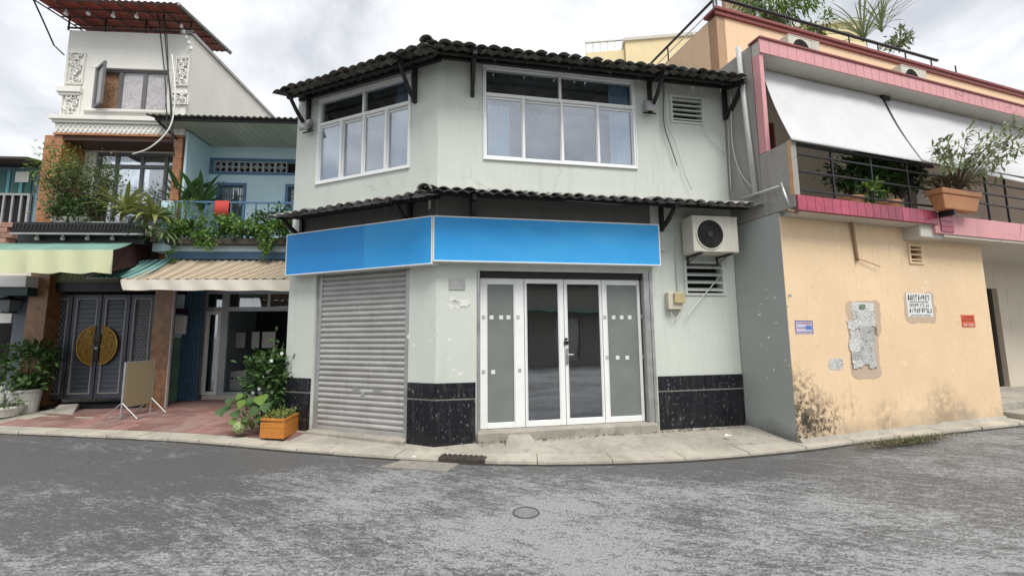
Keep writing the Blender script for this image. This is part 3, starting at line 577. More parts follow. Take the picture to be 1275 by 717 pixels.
torn(R, p0, p1 - .12, q0, q1 - .02, .001, 'paper_layer', M_paper, t, .07); torn(R, p0 + .05, p1 - .16, q0 + .08, q1 - .08, .004, 'paper_layer', simple('grey paper back', (.50, .50, .47), .8), t, .05); torn(R, p1 - .2, p1, q0 + .06, q1 - .06, .007, 'paper_layer', M_paper, t, .06)
# scraped paint flakes (wear) on the walls
def flakes(f, x0, y0, x1, y1, n, label, o=0, seed=1, sz=(.012, .05), mat=None):
    r_ = random.Random(seed); q = MB()
    for i in range(n):
        s, z = f.uv(r_.uniform(x0, x1), r_.uniform(y0, y1), o); a_, b_ = r_.uniform(*sz), r_.uniform(*sz) * .6; pts = [f.pt(s + cos(t_ * 1.05) * a_ * r_.uniform(.5, 1), o + .0008, z + sin(t_ * 1.05) * b_ * r_.uniform(.5, 1)) for t_ in range(6)]; q.prism(pts, f.n * .001)
    return q
q = flakes(R, 548, 420, 590, 470, 5, '', 0, 3); q = q.build('paint_scrape', M_paper, bld, kind='stuff')
q = flakes(L, 508, 415, 540, 430, 3, '', 0, 8, (.03, .07)).build('paint_scrape', M_paper, bld, kind='stuff')
q = flakes(R, 594, 420, 600, 460, 4, '', 0, 9, (.02, .05)).build('paint_scrape', M_paper, bld, kind='stuff')
# ---- loose cables on the upper wall
def cable(f, pts, r, label, mat=M_cable, o=.02, name='cable'):
    P3 = []
    for p in pts: oo = p[2] if len(p) > 2 else o; s, z = f.uv(p[0], p[1], oo); P3.append(f.pt(s, oo, z))
    q = MB(); sm = []
    for i in range(len(P3) - 1):
        p0, p1, p2, p3 = [P3[max(0, min(len(P3) - 1, j))] for j in (i - 1, i, i + 1, i + 2)]
        for h in range(5): t_ = h / 5; sm.append(.5 * ((2 * p1) + (p2 - p0) * t_ + (2 * p0 - 5 * p1 + 4 * p2 - p3) * t_ ** 2 + (3 * p1 - p0 - 3 * p2 + p3) * t_ ** 3))
    sm.append(P3[-1]); q.tube(sm, r, 6); return setp(q.build(name, mat, smooth=True), label, 'cable')
cable(R, [(825, 84), (826, 120), (827, 156), (836, 185), (843, 206)], .007, 'dark cable dropping from the eave beside the upper vent and fraying')
cable(R, [(828, 90), (829, 150), (841, 178), (852, 215), (861, 236)], .005, 'thin cable running down to the canopy below the upper vent', M_steel)
cable(R, [(874, 157), (885, 176), (903, 192)], .004, 'thin wire hanging from the corner of the upper vent', M_steel, o=0)
cable(R, [(905, 108), (907, 160), (910, 238)], .012, 'grey conduit down the right edge of the upper wall', M_pvc, o=.03)
cable(R, [(600, 239), (660, 246), (720, 251), (775, 255)], .004, 'thin sagging wire under the lower canopy', M_steel, o=.3)
s_, z_ = R.uv(933, 258, .25); q = MB(); q.box(R, s_ - .09, s_ + .09, .22, .28, z_ - .025, z_ + .03); setp(q.build('junction_box', M_white, bevel=.006), 'white junction box under the right end of the lower canopy', 'electric box')
cable(R, [(936, 261, .25), (932, 275, .25), (935, 283, .22), (948, 284, .2), (942, 262, .22)], .006, 'white cable dangling below the junction box', M_wcable)
q = MB(); g = gz(646, 552, .08); M_ramp = M_pave; gf = Fr((g.x, g.y), 82); q.hexa([gf.pt(-.24, .16, .03), gf.pt(.26, .15, .03), gf.pt(.16, -.16, .03), gf.pt(-.14, -.16, .03), gf.pt(-.19, .08, .17), gf.pt(.2, .06, .175), gf.pt(.15, -.16, .23), gf.pt(-.13, -.16, .23)]); setp(q.build('concrete_step', M_pave, bevel=.035), 'small rough concrete step block in front of the glass door', 'step')

# ================================================================== PEACH BUILDING
A = gz(993, 545, .12); P = Fr(A, 72.8); S = Fr(A, 162.8)
def peachm():
    c = (.77, .575, .37); m = Mt('peach wall paint'); big = m.noise(.8, 5, .6); st = m.noise(1, 5, .65, (6, 6, .5)); sp = m.noise(9, 6, .7); sepp = m.n('ShaderNodeSeparateXYZ'); m.l(m.geo.outputs['Position'], sepp.inputs[0])
    col = m.mix(m.ramp(big, .3, .75), k(c, .92), k(c, 1.05)); col = m.mix(m.ramp(st, .55, .85, 0, .3), col, k(c, .7)); col = m.mix(m.ramp(sp, .60, .68, 0, .4), col, (.44, .35, .24)); col = m.mix(m.math('MULTIPLY', m.ramp(m.noise(3.5, 7, .72), .60, .63), .55), col, (.80, .66, .48)); col = m.mix(m.math('MULTIPLY', m.ramp(m.noise(1, 4, .6, (20, 20, .8)), .60, .70), m.ramp(m.noise(.8, 2), .45, .6, 0, .4)), col, (.42, .31, .20)); col = m.mix(m.ramp(m.noise(38, 4, .8), .66, .71, 0, .6), col, (.25, .19, .13))
    grey = m.ramp(sepp.outputs['Z'], .05, .75, 1, 0); grey = m.math('ADD', grey, m.math('MULTIPLY', m.math('SUBTRACT', m.noise(2.2, 6, .7), .5), 1.3)); col = m.mix(m.ramp(grey, .55, 1.1, 0, .8), col, (.33, .285, .22))
    def blot(pt, rad, colr, amt, nsc=13, lo=.44, hi=.60):              # mould and damp spots with a shape of their own
        v = m.n('ShaderNodeVectorMath', operation='DISTANCE'); m.l(m.geo.outputs['Position'], v.inputs[0]); v.inputs[1].default_value = pt
        f_ = m.math('MULTIPLY', m.ramp(v.outputs['Value'], rad * .25, rad, 1, 0), m.ramp(m.noise(nsc, 6, .75), lo, hi)); return m.mix(m.math('MULTIPLY', f_, amt), col, colr)
    for (x, y, r_, c2, am, ns, lo, hi) in ((997, 530, .62, (.025, .024, .02), .95, 10, .44, .54), (1026, 526, .5, (.03, .028, .022), .9, 16, .47, .56), (994, 500, .6, (.04, .038, .03), .85, 15, .46, .56), (1175, 510, .6, (.24, .18, .12), .6, 7, .36, .56), (1105, 530, .5, (.22, .17, .11), .5, 9, .42, .58), (1060, 500, .3, (.1, .08, .06), .5, 9, .5, .65), (1200, 525, .5, (.22, .2, .17), .6, 5, .4, .6)):
        s, z = P.uv(x, y); col = blot(tuple(P.pt(s, 0, z)), r_, c2, am, ns, lo, hi)
    m.bsdf(col, .75, 0, m.bump(m.math('ADD', big, m.math('MULTIPLY', m.noise(70, 3), .3)), .35, .012), .25); return m.m
M_peach = peachm(); M_peach2 = painted('peach upper wall paint', (.74, .52, .34), amt=.2, streak=.3); M_pink = painted('pink fascia paint', (.63, .32, .33), (.3, .16, .15), .35, .5); M_red = simple('dark red trim', (.22, .055, .05), .5, .2)
M_gray = painted('grey green side wall paint', (.37, .395, .375), (.06, .06, .05), .3, .2, low=(.05, .45, (.10, .10, .085)))
M_ptile = simple('glazed crimson tile', (.34, .055, .095), .22, .2, 9, 0, .05, .3); M_slab = painted('off white slab soffit', (.55, .52, .46), amt=.3, streak=.2); M_beige = painted('beige wall', (.68, .61, .50), amt=.15, streak=.15)
pb = thing('peach_building', 'peach painted house with crimson tiled balcony and white awning beside the corner building', 'building', (A.x, A.y, 0))
vh = P.rc(1133, 307, 1146, 326)
q = MB(); walls(q, P, .004, 4.9, -.05, 3.378, [vh], .2); q.build('street_wall', M_peach, pb); vent(P, vh, 3, .0, pb, M_peach)
q = MB(); walls(q, S, -1.1, -.004, -.05, 3.44, (), .15); q.build('painted_side_wall', M_gray, pb)
q = MB(); walls(q, S, -6, -.262, 3.45, 6.36, (), .12); q.build('concrete_side_wall', M_conc, pb)
q = MB(); q.box(S, -.26, .285, -.10, 0.0, 3.45, 4.46); q.build('balcony_side_parapet', M_conc, pb, bevel=.01)
q = MB(); q.box(P, .10, 3.32, -1.2, .285, 3.382, 3.46); q.build('balcony_slab', M_slab, pb)
q = MB(); q.box(P, 0.0, 3.14, .286, .30, 3.38, 3.625); bal = q.build('balcony_band', M_red, pb)
nt_ = 18; q = MB(); w_ = 3.13 / nt_; q.box(I0, -w_ / 2 + .004, w_ / 2 - .004, 0, .012, -.11, .11); tme = q.mesh('band_tile', M_ptile)
for i in range(nt_): inst('band_tile', tme, bal, P.mat((i + .5) * w_, .30, 3.502))
ea, eb, ec, ed = P.rc(1170, 263, 1186, 289, .3)
for i in range(4): q = MB(); q.box(P, ea + .005, eb - .005, .30, .313, ec + (ed - ec) * i / 4 + .004, ec + (ed - ec) * (i + 1) / 4 - .004); q.build('band_tile', M_ptile, pb)
b0, b1, c0, c1 = P.rc(1186, 274, 1275, 297, .3); q = MB(); q.box(P, ea - .12, 11, -.2, .298, c0 + .01, c1); q.build('balcony_beam', M_pink, pb, bevel=.006)
q = MB(); q.box(P, 3.3, 11, -1.25, .28, c0 - .03, c0 + .008); q.build('lower_soffit', M_slab, pb)
q = MB(); x0, x1, y0, y1 = P.rc(1146, 277, 1170, 296, .25); q.box(P, x0, x1 + .1, -.1, .25, y0, y1); q.build('cantilever_beam', M_slab, pb, bevel=.02)
# balcony railing
def railing(f, s0, s1, o, zr, posts, parent, label, r=.014, rtop=.022, z_foot=0):
    t = thing('balcony_railing', label, 'railing', f.pt((s0 + s1) / 2, o, zr[-1]))
    for i, z in enumerate(zr): q = MB(); q.box(f, s0, s1, o - (rtop if i == 0 else r), o + (rtop if i == 0 else r), z - (rtop if i == 0 else r), z + (rtop if i == 0 else r)); q.build('rail', M_black, t, bevel=.004)
    for s in posts: q = MB(); q.box(f, s - .014, s + .014, o - .013, o + .013, z_foot, zr[0] - .01); q.build('baluster', M_black, t)
    return t
zr = [P.uv(1047, y, .25)[1] for y in (184, 205, 222, 237)]
railing(P, .1, P.uv(1160, 200, .25)[0], .25, [4.43, zr[1] + .06, zr[2] + .02, 3.72], [P.uv(x, 210, .25)[0] for x in (1036, 1084, 1128)], pb, 'black steel railing of horizontal bars above the crimson tiles', z_foot=3.62)
zz2 = P.rc(1186, 216, 1275, 262, .25); railing(P, P.uv(1163, 212, .25)[0], 11, .25, [zz2[3] + .02, zz2[3] - .2, zz2[3] - .4, zz2[3] - .6], [P.uv(x, 240, .25)[0] for x in (1228, 1252)] + [7.2, 8, 8.8, 9.6, 10.4], pb, 'black balcony railing behind the terracotta planter on the far right', z_foot=c1 + .004)
q = MB(); x0, x1, _, _ = P.rc(986, 178, 995, 240, .27); q.box(P, x0, x0 + .08, .22, .28, 3.63, 4.47); q.build('corner_post', simple('pale orange timber', (.56, .33, .18), .6), pb, bevel=.004)
# upper storey
TRIM = P.uv(1000, 38, -.95)[1]; wl = P.rc(951, 152, 966, 186, -1); q = MB(); walls(q, P, .09, 12, 6.2, TRIM - .14, (), .2, o=-1); q.build('upper_wall', M_peach2, pb); q = MB(); walls(q, P, .12, 12, 3.4, 6.198, [wl], .2, o=-1.01); q.build('balcony_wall', painted('cream balcony wall', (.80, .73, .60), amt=.12, streak=.15), pb)
q = MB(); bars(q, P, *wl, -1.03, .06, .05, [((wl[0] + wl[1]) / 2, wl[2], wl[3], .05)]); wn = q.build('window', M_red, pb); pane(P, wl[0] + .05, wl[1] - .05, wl[2] + .05, wl[3] - .05, -1.05, M_dglass, wn)
q = MB(); q.box(Fr(P.pt(.09, -1, 0), 162.8), -7, 0, -.2, 0, 3.4, TRIM - .14); q.build('upper_side_wall', M_peach2, pb)
q = MB(); q.box(P, .1, 12, -8, -1.2, TRIM - .5, TRIM - .4); q.build('roof_slab', M_slab, pb)
q = MB(); q.box(P, .05, 12, -1.0, -.96, TRIM - .14, TRIM - .06); q.box(P, .03, 12, -1.25, -.93, TRIM - .06, TRIM); q.build('parapet_trim', M_red, pb, bevel=.008)
q = MB(); q.box(P, .02, 12, -1.0, -.115, 6.14, 6.36); q.build('balcony_roof', M_slab, pb)
q = MB(); q.box(P, .0, 12, -.112, -.09, 6.13, 6.365); q.build('fascia', M_pink, pb); q = MB(); q.box(P, -.01, 12, -.3, -.07, 6.368, 6.405); q.build('fascia_cap', M_red, pb, bevel=.005)
q = MB(); q.box(P, .0, .085, -.25, -.115, 4.465, 6.128); q.build('pink_post', M_pink, pb, bevel=.006)
# vertical joints on the pink fascia
q = MB()
for i in range(40): q.box(P, .2 + i * .2, .204 + i * .2, -.09, -.0885, 6.135, 6.36)
q.build('fascia_joint', M_red, pb, kind='stuff')
# right-hand recess with its door and steps
dh = P.rc(1231, 359, 1247, 489, -1.25); q = MB(); walls(q, P, 4.5, 12, -.05, c0, [(dh[0], dh[1] + .1, .3, dh[3])], .2, o=-1.25); q.build('recess_wall', M_beige, pb)
q = MB(); q.box(P, 4.7, 4.898, -1.25, -.2, -.05, c0 - .04); q.build('return_wall', M_peach, pb)
q = MB(); q.box(P, dh[0], dh[1] + .1, -1.42, -1.37, .3, dh[3]); q.box(P, dh[0] + .3, dh[0] + .33, -1.37, -1.34, .3, dh[3]); q.build('door', simple('dark timber door', (.03, .022, .018), .5), pb)
for i in range(9): q = MB(); s_ = dh[0] + .04 + i * (dh[1] + .06 - dh[0]) / 9; q.tube([P.pt(s_, -1.33, .32), P.pt(s_, -1.33, dh[3] - .02)], .011, 6); q.build('door_bar', M_iron, pb)
q = MB(); q.box(P, 4.91, 12, -1.25, -.12, -.03, .30); q.build('entrance_step', M_pave, pb, bevel=.02); q = MB(); q.box(P, 5.05, 12, -.12, .22, -.03, .16); q.build('entrance_step', M_pave, pb, bevel=.02)
# beige wall tile joints as recessed panels: courses of large tiles
for j in range(5):
    for i in range(6):
        s_ = 4.95 + .0 + i * .9 + (.45 if j % 2 else 0); z_ = 1.55 + j * .36
        if s_ + .9 < dh[1] + .12 or (s_ < dh[1] + .12 and z_ < dh[3] + .02): continue
        q = MB(); q.box(P, s_, s_ + .895, -1.25, -1.246, z_, z_ + .355); q.build('wall_tile', M_beige, pb)
# base skirting
r_ = random.Random(2); n_ = 24; q = MB(); sk = [(.02 + 4.9 * i / n_, r_.uniform(.04, .05), r_.uniform(.09, .12)) for i in range(n_ + 1)]
for (a, oa, za_), (b, ob_, zb_) in zip(sk, sk[1:]): q.hexa([P.pt(a, oa + .05, 0), P.pt(b, ob_ + .05, 0), P.pt(b, -.05, 0), P.pt(a, -.05, 0), P.pt(a, oa * .3, za_), P.pt(b, ob_ * .3, zb_), P.pt(b, -.05, zb_), P.pt(a, -.05, za_)])
q.build('cement_skirting', M_pave, pb)
q = flakes(S, 945, 360, 985, 470, 18, '', 0, 4, (.01, .05)).build('paint_flake', M_paper, pb, kind='stuff')

# ---- tarpaulins
def tarpm():
    m = Mt('white tarpaulin'); n = m.noise(1.1, 5, .6, (1, 1, .6)); col = m.mix(m.ramp(n, .3, .7), (.66, .67, .68), (.74, .75, .76)); b = m.bsdf(col, .55, 0, m.bump(m.noise(2.5, 4, .5, (3, 3, .5)), .3, .03), .3); t_ = m.n('ShaderNodeBsdfTranslucent'); m.l(col, t_.inputs[0]); x = m.n('ShaderNodeMixShader'); x.inputs[0].default_value = .28; m.l(b.outputs[0], x.inputs[1]); m.l(t_.outputs[0], x.inputs[2]); m.l(x.outputs[0], m.out.inputs[0]); return m.m
M_tarp = tarpm()
def tarp(st0, st1, sb0, sb1, zb0, zb1, label, seed, ot=-.42, ob_=.33):
    q = MB(); nx, ny = 60, 30; vs = []; r_ = random.Random(seed); ph = [r_.uniform(0, 6) for _ in range(6)]
    for j in range(ny + 1):
        v = j / ny
        for i in range(nx + 1):
            u_ = i / nx; s = (st0 + (st1 - st0) * u_) * (1 - v) + (sb0 + (sb1 - sb0) * u_) * v; z = 6.13 * (1 - v) + (zb0 + (zb1 - zb0) * u_) * v; o = ot + (ob_ - ot) * v
            ed = min(1, u_ * 8, (1 - u_) * 8); o += -.035 * sin(pi * v) + ed * (.012 * sin(u_ * 9 + v * 4 + ph[0]) * sin(pi * v) + .012 * sin((u_ * 34 + v * 16 * (1 - u_)) + ph[1]) * (1 - u_) ** 2 * sin(pi * v) + .012 * sin(u_ * 30 - v * 14 + ph[2]) * u_ ** 2 * sin(pi * v))
            vs.append(P.pt(s, o, z))
    q.add(vs, [(j * (nx + 1) + i, (j + 1) * (nx + 1) + i, (j + 1) * (nx + 1) + i + 1, j * (nx + 1) + i + 1) for j in range(ny) for i in range(nx)])
    o = q.build('tarpaulin', M_tarp, smooth=True); sol = o.modifiers.new('t', 'SOLIDIFY'); sol.thickness = .003; return setp(o, label, 'awning', 'white balcony tarpaulins')
tp = lambda x, y: P.uv(x, y, -.42)[0]; bt = lambda x, y: P.uv(x, y, .33)[0]
tarp(tp(947, 75), tp(1094, 98), bt(986, 175), bt(1150, 208), 4.44, 4.44, 'white tarpaulin nearest the pink post, pulled down to the crimson balcony', 1)
tarp(tp(1098, 100), 11.5, bt(1150, 205), 11.5, 4.46, 4.2, 'white tarpaulin on the far right behind the slender tree', 2)
q = MB(); s_ = (tp(1094, 98) + tp(1101, 101)) / 2; q.box(P, s_ - .12, s_ + .1, -.44, -.36, 6.04, 6.125); setp(q.build('awning_clamp', M_black, bevel=.01), 'black clamp between the two white tarpaulins', 'clamp')
# ---- roof air conditioners and planting come with the plants below
for (x0, y0, x1, y1, lb) in ((975, 33, 1000, 56, 'outdoor air conditioner on the pink balcony roof near its left end'), (1114, 64, 1146, 88, 'outdoor air conditioner further right on the pink balcony roof')):
    s0, s1, z0, z1 = P.rc(x0, y0, x1, y1, -.45); aircon(P, s0, s0 + .75, -.66, -.36, 6.365, 6.365 + .5, lb, 'roof edge air conditioners')
# roof railing
t = thing('roof_railing', 'dark pipe railing along the edge of the peach roof terrace', 'railing', P.pt(3, -1.05, 7.77)); zt = P.uv(1000, 28, -1.05)[1]
q = MB(); q.tube([P.pt(0.1, -1.05, zt), P.pt(P.uv(1166, 68, -1.05)[0], -1.05, zt)], .03, 8); q.build('rail', M_black, t)
for i in range(9): s_ = .1 + i * .9; q = MB(); q.tube([P.pt(s_, -1.05, TRIM - .02), P.pt(s_, -1.05, zt)], .016, 6); q.build('post', M_black, t)
SF = Fr(P.pt(.12, -1, 0), 162.8)
for j in range(6): q = MB(); z_ = zt - j * (zt - TRIM) / 4 if False else zt - j * .17; q.tube([SF.pt(-6, -.05, z_), SF.pt(-.05, -.05, z_)], .03 if j == 0 else .012, 6); q.build('rail', M_steel if j else M_black, t)
for i in range(5): q = MB(); q.tube([SF.pt(-.05 - i * 1.4, -.05, TRIM - .5), SF.pt(-.05 - i * 1.4, -.05, zt)], .016, 6); q.build('post', M_black, t)
# ---- pipes on the concrete side wall
def pipe(f, pts, r, label, mat=M_pvc):
    P3 = [f.pt(f.uv(x, y, o)[0], o, f.uv(x, y, o)[1]) for x, y, o in pts]; q = MB(); q.tube(P3, r, 10); return setp(q.build('drain_pipe', mat, smooth=True), label, 'pipe')
pipe(S, [(919, 60, .05), (929, 150, .05), (941, 243, .05)], .04, 'white vertical drain pipe on the raw concrete side wall')
pipe(S, [(925, 247, .1), (955, 237, .1), (974, 231, .1)], .018, 'short pale pipe lying over the canopy end beside the concrete wall')
pipe(S, [(972, 228, .1), (978, 245, .1), (983, 258, .1)], .02, 'short grey pipe dropping past the balcony corner', M_steel)
cable(S, [(910, 115, .04), (912, 180, .04), (922, 215, .04), (938, 235, .04)], .009, 'white cable looping down the concrete side wall', M_wcable)
cable(S, [(916, 205, .04), (925, 230, .05), (935, 244, .06)], .006, 'thin grey cable at the foot of the concrete side wall', M_steel)
cable(P, [(982, 262, .34), (1000, 266, .1), (1040, 268, .06), (1058, 274, .04), (1064, 300, .03), (1068, 325, .03)], .022, 'brown conduit bending down the peach wall under the balcony', simple('brown conduit', (.30, .20, .11), .6))
cable(P, [(1068, 322, .03), (1080, 326, .04), (1096, 332, .05)], .006, 'frayed wire end sticking out of the brown conduit', simple('rust wire', (.25, .13, .07), .7))
# ---- notices on the peach wall
M_ink = simple('dark print', (.045, .045, .05), .8, .1, 5, 0, 0); M_bluei = simple('blue print', (.05, .08, .32), .7)
def scribm(name, thr=.53, col=(.06, .06, .065), paper=(.68, .68, .65)):
    m = Mt(name); n = m.noise(30, 3, .6, (1, 1, 1.6), 1.5); n2 = m.noise(4, 3); f_ = m.math('MULTIPLY', m.ramp(n, thr, thr + .03), m.ramp(n2, .35, .6, .2, .85)); m.bsdf(m.mix(1., m.mix(f_, paper, col), m.ramp(m.oi.outputs['Random'], 0, 1, .72, 1.12), 'MULTIPLY'), .85, 0, None, .15); return m.m
M_flyer = scribm('faded flyer print', .525, (.10, .10, .10), (.60, .60, .58)); M_glue = painted('old glue ghost', (.52, .40, .30), amt=.2, streak=.1)
def glyphs(f, s0, s1, z0, z1, o, parent, mat, seed, name='print'):   # unreadable rows of short strokes
    r_ = random.Random(seed); h = z1 - z0; q = MB(); s = s0
    while s < s1 - h * .3:
        w_ = h * r_.uniform(.45, .7); th = h * .16
        for kx in range(r_.choice((2, 3, 3))):
            c_ = r_.choice('vvhhd'); 
            if c_ == 'v': a = s + r_.uniform(0, w_ - th); q.box(f, a, a + th, o, o + .0015, z0, z1)
            elif c_ == 'h': a = z0 + r_.choice((0, .42, .84)) * h; q.box(f, s, s + w_, o, o + .0016, a, a + th)
            else: a = s; q.add([f.pt(a, o + .0017, z0), f.pt(a + th, o + .0017, z0), f.pt(a + w_, o + .0017, z1), f.pt(a + w_ - th, o + .0017, z1)], [(0, 1, 2, 3)])
        s += w_ + h * .16
    return q.build(name, mat, parent, kind='stuff')
x0, x1, y0, y1 = P.rc(990, 399, 1012, 416); t = thing('wall_sign', 'small blue and white painted notice at the left end of the peach wall', 'sign', P.pt((x0 + x1) / 2, 0, y0)); q = MB(); q.box(P, x0, x1, -.003, .003, y0, y1); q.build('plate', simple('pale lilac paint', (.55, .50, .60), .8), t)
q = MB(); q.box(P, x0, x0 + .014, .003, .0045, y0, y1); q.box(P, x1 - .014, x1, .003, .0045, y0, y1); q.box(P, x0 + .014, x1 - .014, .003, .0045, y1 - .014, y1); q.build('border', M_bluei, t)
hh = (y1 - y0) / 3; q = MB(); q.box(P, x0 + (x1 - x0) * .58, x1 - .03, .0032, .004, y0 + hh * .9, y0 + hh * 2); q.build('blue_field', simple('mid blue', (.15, .25, .60), .7), t)
for j, mt_ in enumerate((M_bluei, M_bluei, simple('red print', (.40, .08, .10), .7))): glyphs(P, x0 + .03, x1 - .03, y0 + hh * j + .02, y0 + hh * (j + 1) - .03, .0042, t, mt_, 11 + j)
# flyer cluster
t = thing('flyer_cluster', 'tall ragged cluster of pasted white flyers on a grey glue patch', 'poster', P.pt(P.uv(1074, 460)[0], 0, P.uv(1074, 460)[1]))
for (a, b, c_, d_) in ((1053, 373, 1098, 420), (1057, 400, 1096, 474)): r4 = P.rc(a, b, c_, d_); torn(P, *r4, .0005, 'glue_patch', M_glue, t, .05, .0015)
FL = [(1059, 375, 1089, 389), (1060, 386, 1090, 400), (1054, 397, 1075, 411), (1072, 394, 1091, 408), (1057, 408, 1072, 425), (1068, 406, 1089, 426), (1056, 421, 1074, 440), (1070, 423, 1088, 441), (1058, 436, 1076, 452), (1072, 437, 1090, 455), (1060, 447, 1075, 459), (1080, 450, 1092, 459)]
for i, b in enumerate(FL): r4 = P.rc(*b); torn(P, *r4, .003 + i * .0012, 'flyer', M_flyer, t, .035, .001)
r4 = P.rc(1069, 379, 1076, 384); q = MB(); q.box(P, *r4[:2], .020, .021, *r4[2:]); q.build('green_mark', simple('green print', (.16, .22, .12), .8), t)
x0, x1, y0, y1 = P.rc(1031, 445, 1050, 462); q = MB(); setp(torn(P, x0, x1, y0, y1, .001, 'flyer', M_flyer, None, .03, .002), 'small square white flyer low on the peach wall left of the cluster', 'poster')
r4 = P.rc(1124, 362, 1166, 404); t = thing('pasted_notice', 'white notice with rows of dark print on a tan glue patch', 'poster', P.pt((r4[0] + r4[1]) / 2, 0, r4[2])); torn(P, *r4, .0005, 'glue_patch', M_glue, t, .06, .0015)
r4 = P.rc(1129, 365, 1160, 394); q = MB(); q.box(P, r4[0], r4[1], .002, .004, r4[2], r4[3]); q.build('sheet', M_paper, t); H_ = r4[3] - r4[2]
for j, (f0, f1, fa, fb) in enumerate(((.70, .92, .04, .92), (.42, .55, .1, .45), (.42, .55, .52, .88), (.16, .36, .06, .96), (.03, .08, .1, .9), (.60, .65, .1, .85))): glyphs(P, r4[0] + (r4[1] - r4[0]) * fa, r4[0] + (r4[1] - r4[0]) * fb, r4[2] + H_ * f0, r4[2] + H_ * f1, .0045, t, M_ink, 30 + j)
r4 = P.rc(1197, 392, 1213, 407); t = thing('red_notice', 'small orange red notice plate near the right end of the peach wall', 'sign', P.pt((r4[0] + r4[1]) / 2, 0, r4[2])); q = MB(); q.box(P, r4[0], r4[1], -.002, .008, r4[2], r4[3]); q.build('plate', simple('orange red plate', (.62, .085, .02), .45), t); hh = r4[3] - r4[2]
glyphs(P, r4[0] + .03, r4[1] - .03, r4[2] + hh * .08, r4[2] + hh * .30, .0085, t, M_paper, 50); glyphs(P, r4[0] + .03, r4[1] - .03, r4[2] + hh * .45, r4[2] + hh * .62, .0085, t, M_red, 51); glyphs(P, r4[0] + .03, r4[1] - .03, r4[2] + hh * .7, r4[2] + hh * .88, .0085, t, M_red, 52)
# ---- pale yellow house behind
YF = Fr((0, 15), 96); r4 = YF.rc(800, 44, 862, 120); M_yel = painted('pale yellow wall', (.72, .60, .36), amt=.15, streak=.25); yb = thing('yellow_house', 'pale yellow blank wall of a house behind the dark tiled roof', 'building', YF.pt(r4[0], 0, 0))
q = MB(); q.box(YF, r4[0] - .6, r4[1] + 6, -4, 0, 0, r4[3] - .12); q.build('wall', M_yel, yb); q = MB(); q.box(YF, r4[0] - .65, r4[1] + 6.1, -4.1, .06, r4[3] - .118, r4[3]); q.build('coping', M_slab, yb)
r5 = YF.rc(729, 47, 776, 62); q = MB(); q.box(YF, r5[0], r4[0] - .62, -3, -.1, 0, r5[3] - .5); q.build('low_wall', M_yel, yb); q = MB(); q.box(YF, r5[0], r4[0] - .62, -.2, -.13, r5[3] - .06, r5[3]); q.build('rail', M_steel, yb)
for i in range(6): q = MB(); s_ = r5[0] + (r4[0] - .7 - r5[0]) * i / 5; q.box(YF, s_, s_ + .05, -.2, -.15, r5[3] - .5, r5[3] - .06); q.build('baluster', M_steel, yb)
# ================================================================== LEFT HAND HOUSES
V0 = gz(202, 508, .12); V = Fr(V0, 86)
M_vw = painted('white villa plaster', (.72, .71, .66), (.4, .39, .34), .12, .15); M_orange = None
def stone(name, c1, c2, tile=.35):
    m = Mt(name); n = m.noise(7, 6, .7); col = m.mix(m.ramp(n, .35, .68), c1, c2); m.bsdf(col, m.ramp(n, .3, .7, .25, .4), 0, m.bump(n, .08, .01), .5); return m.m
M_orange = stone('orange brown stone cladding', (.25, .095, .032), (.43, .20, .085)); M_brown = stone('brown granite column', (.12, .055, .023), (.29, .145, .06))
M_winf = simple('grey window frame', (.13, .13, .135), .4, .15); M_ceil = simple('brown timber ceiling', (.09, .045, .03), .5, .2)
M_bluew = painted('light blue wall paint', (.52, .69, .75), (.25, .33, .36), .18, .25); M_blued = simple('blue paint trim', (.075, .16, .27), .5, .2); M_tealp = simple('teal painted sheet', (.09, .30, .31), .5, .2, 4); M_tealp2 = simple('light blue grey sheet', (.17, .27, .33), .5, .2, 4)
vl = thing('villa_house', 'narrow white villa with relief ornaments and orange stone loggia on the left', 'building', (V0.x - 1.3, V0.y, 0))
VL, VR = -2.74, -.03
wv = V.rc(117, 87, 209, 138)
q = MB(); walls(q, V, VL, VR, 6.42, 8.80, [wv], .2); q.build('upper_front_wall', M_vw, vl)
VS = Fr(V.pt(VR, 0, 0), -4); q = MB(); walls(q, VS, .203, 5.2, 3.0, 8.80, (), .2); q.build('upper_side_wall', M_vw, vl)
q = MB(); q.box(VS, -.05, 5.25, -.22, .05, 8.802, 8.88); q.build('side_coping', M_steel, vl)
q = MB(); walls(q, Fr(V.pt(VL + .2, 0, 0), 176), -5.2, -.203, 6.42, 8.8, (), .2); q.box(V, VL + .2, VR - .2, -5.2, -5, 0, 8.8); q.box(V, VL + .2, VR - .2, -5, -.2, 6.42, 6.5); q.build('rear_wall', M_vw, vl)
# cornice with a lattice frieze
q = MB(); q.box(V, VL - .12, VR + .06, -.1, .12, 6.56, 6.66); q.box(V, VL - .08, VR + .04, -.1, .08, 6.50, 6.56); cn = q.build('cornice', M_vw, vl, bevel=.01)
q = MB(); q.box(V, VL - .04, VR + .03, -.1, .03, 6.27, 6.495); q.build('frieze', M_vw, vl)
q = MB(); nn = 26
for i in range(nn):
    s_ = VL + (VR - VL) * (i + .5) / nn; w_ = (VR - VL) / nn * .5
    for sg in (-1, 1): q.hexa([V.pt(s_ - sg * w_ - .012, .045, 6.29), V.pt(s_ - sg * w_ + .012, .045, 6.29), V.pt(s_ - sg * w_ + .012, .031, 6.29), V.pt(s_ - sg * w_ - .012, .031, 6.29), V.pt(s_ + sg * w_ - .012, .045 + .002 * sg, 6.48), V.pt(s_ + sg * w_ + .012, .045 + .002 * sg, 6.48), V.pt(s_ + sg * w_ + .012, .031, 6.48), V.pt(s_ + sg * w_ - .012, .031, 6.48)])
q.build('frieze_lattice', M_vw, vl, kind='stuff')
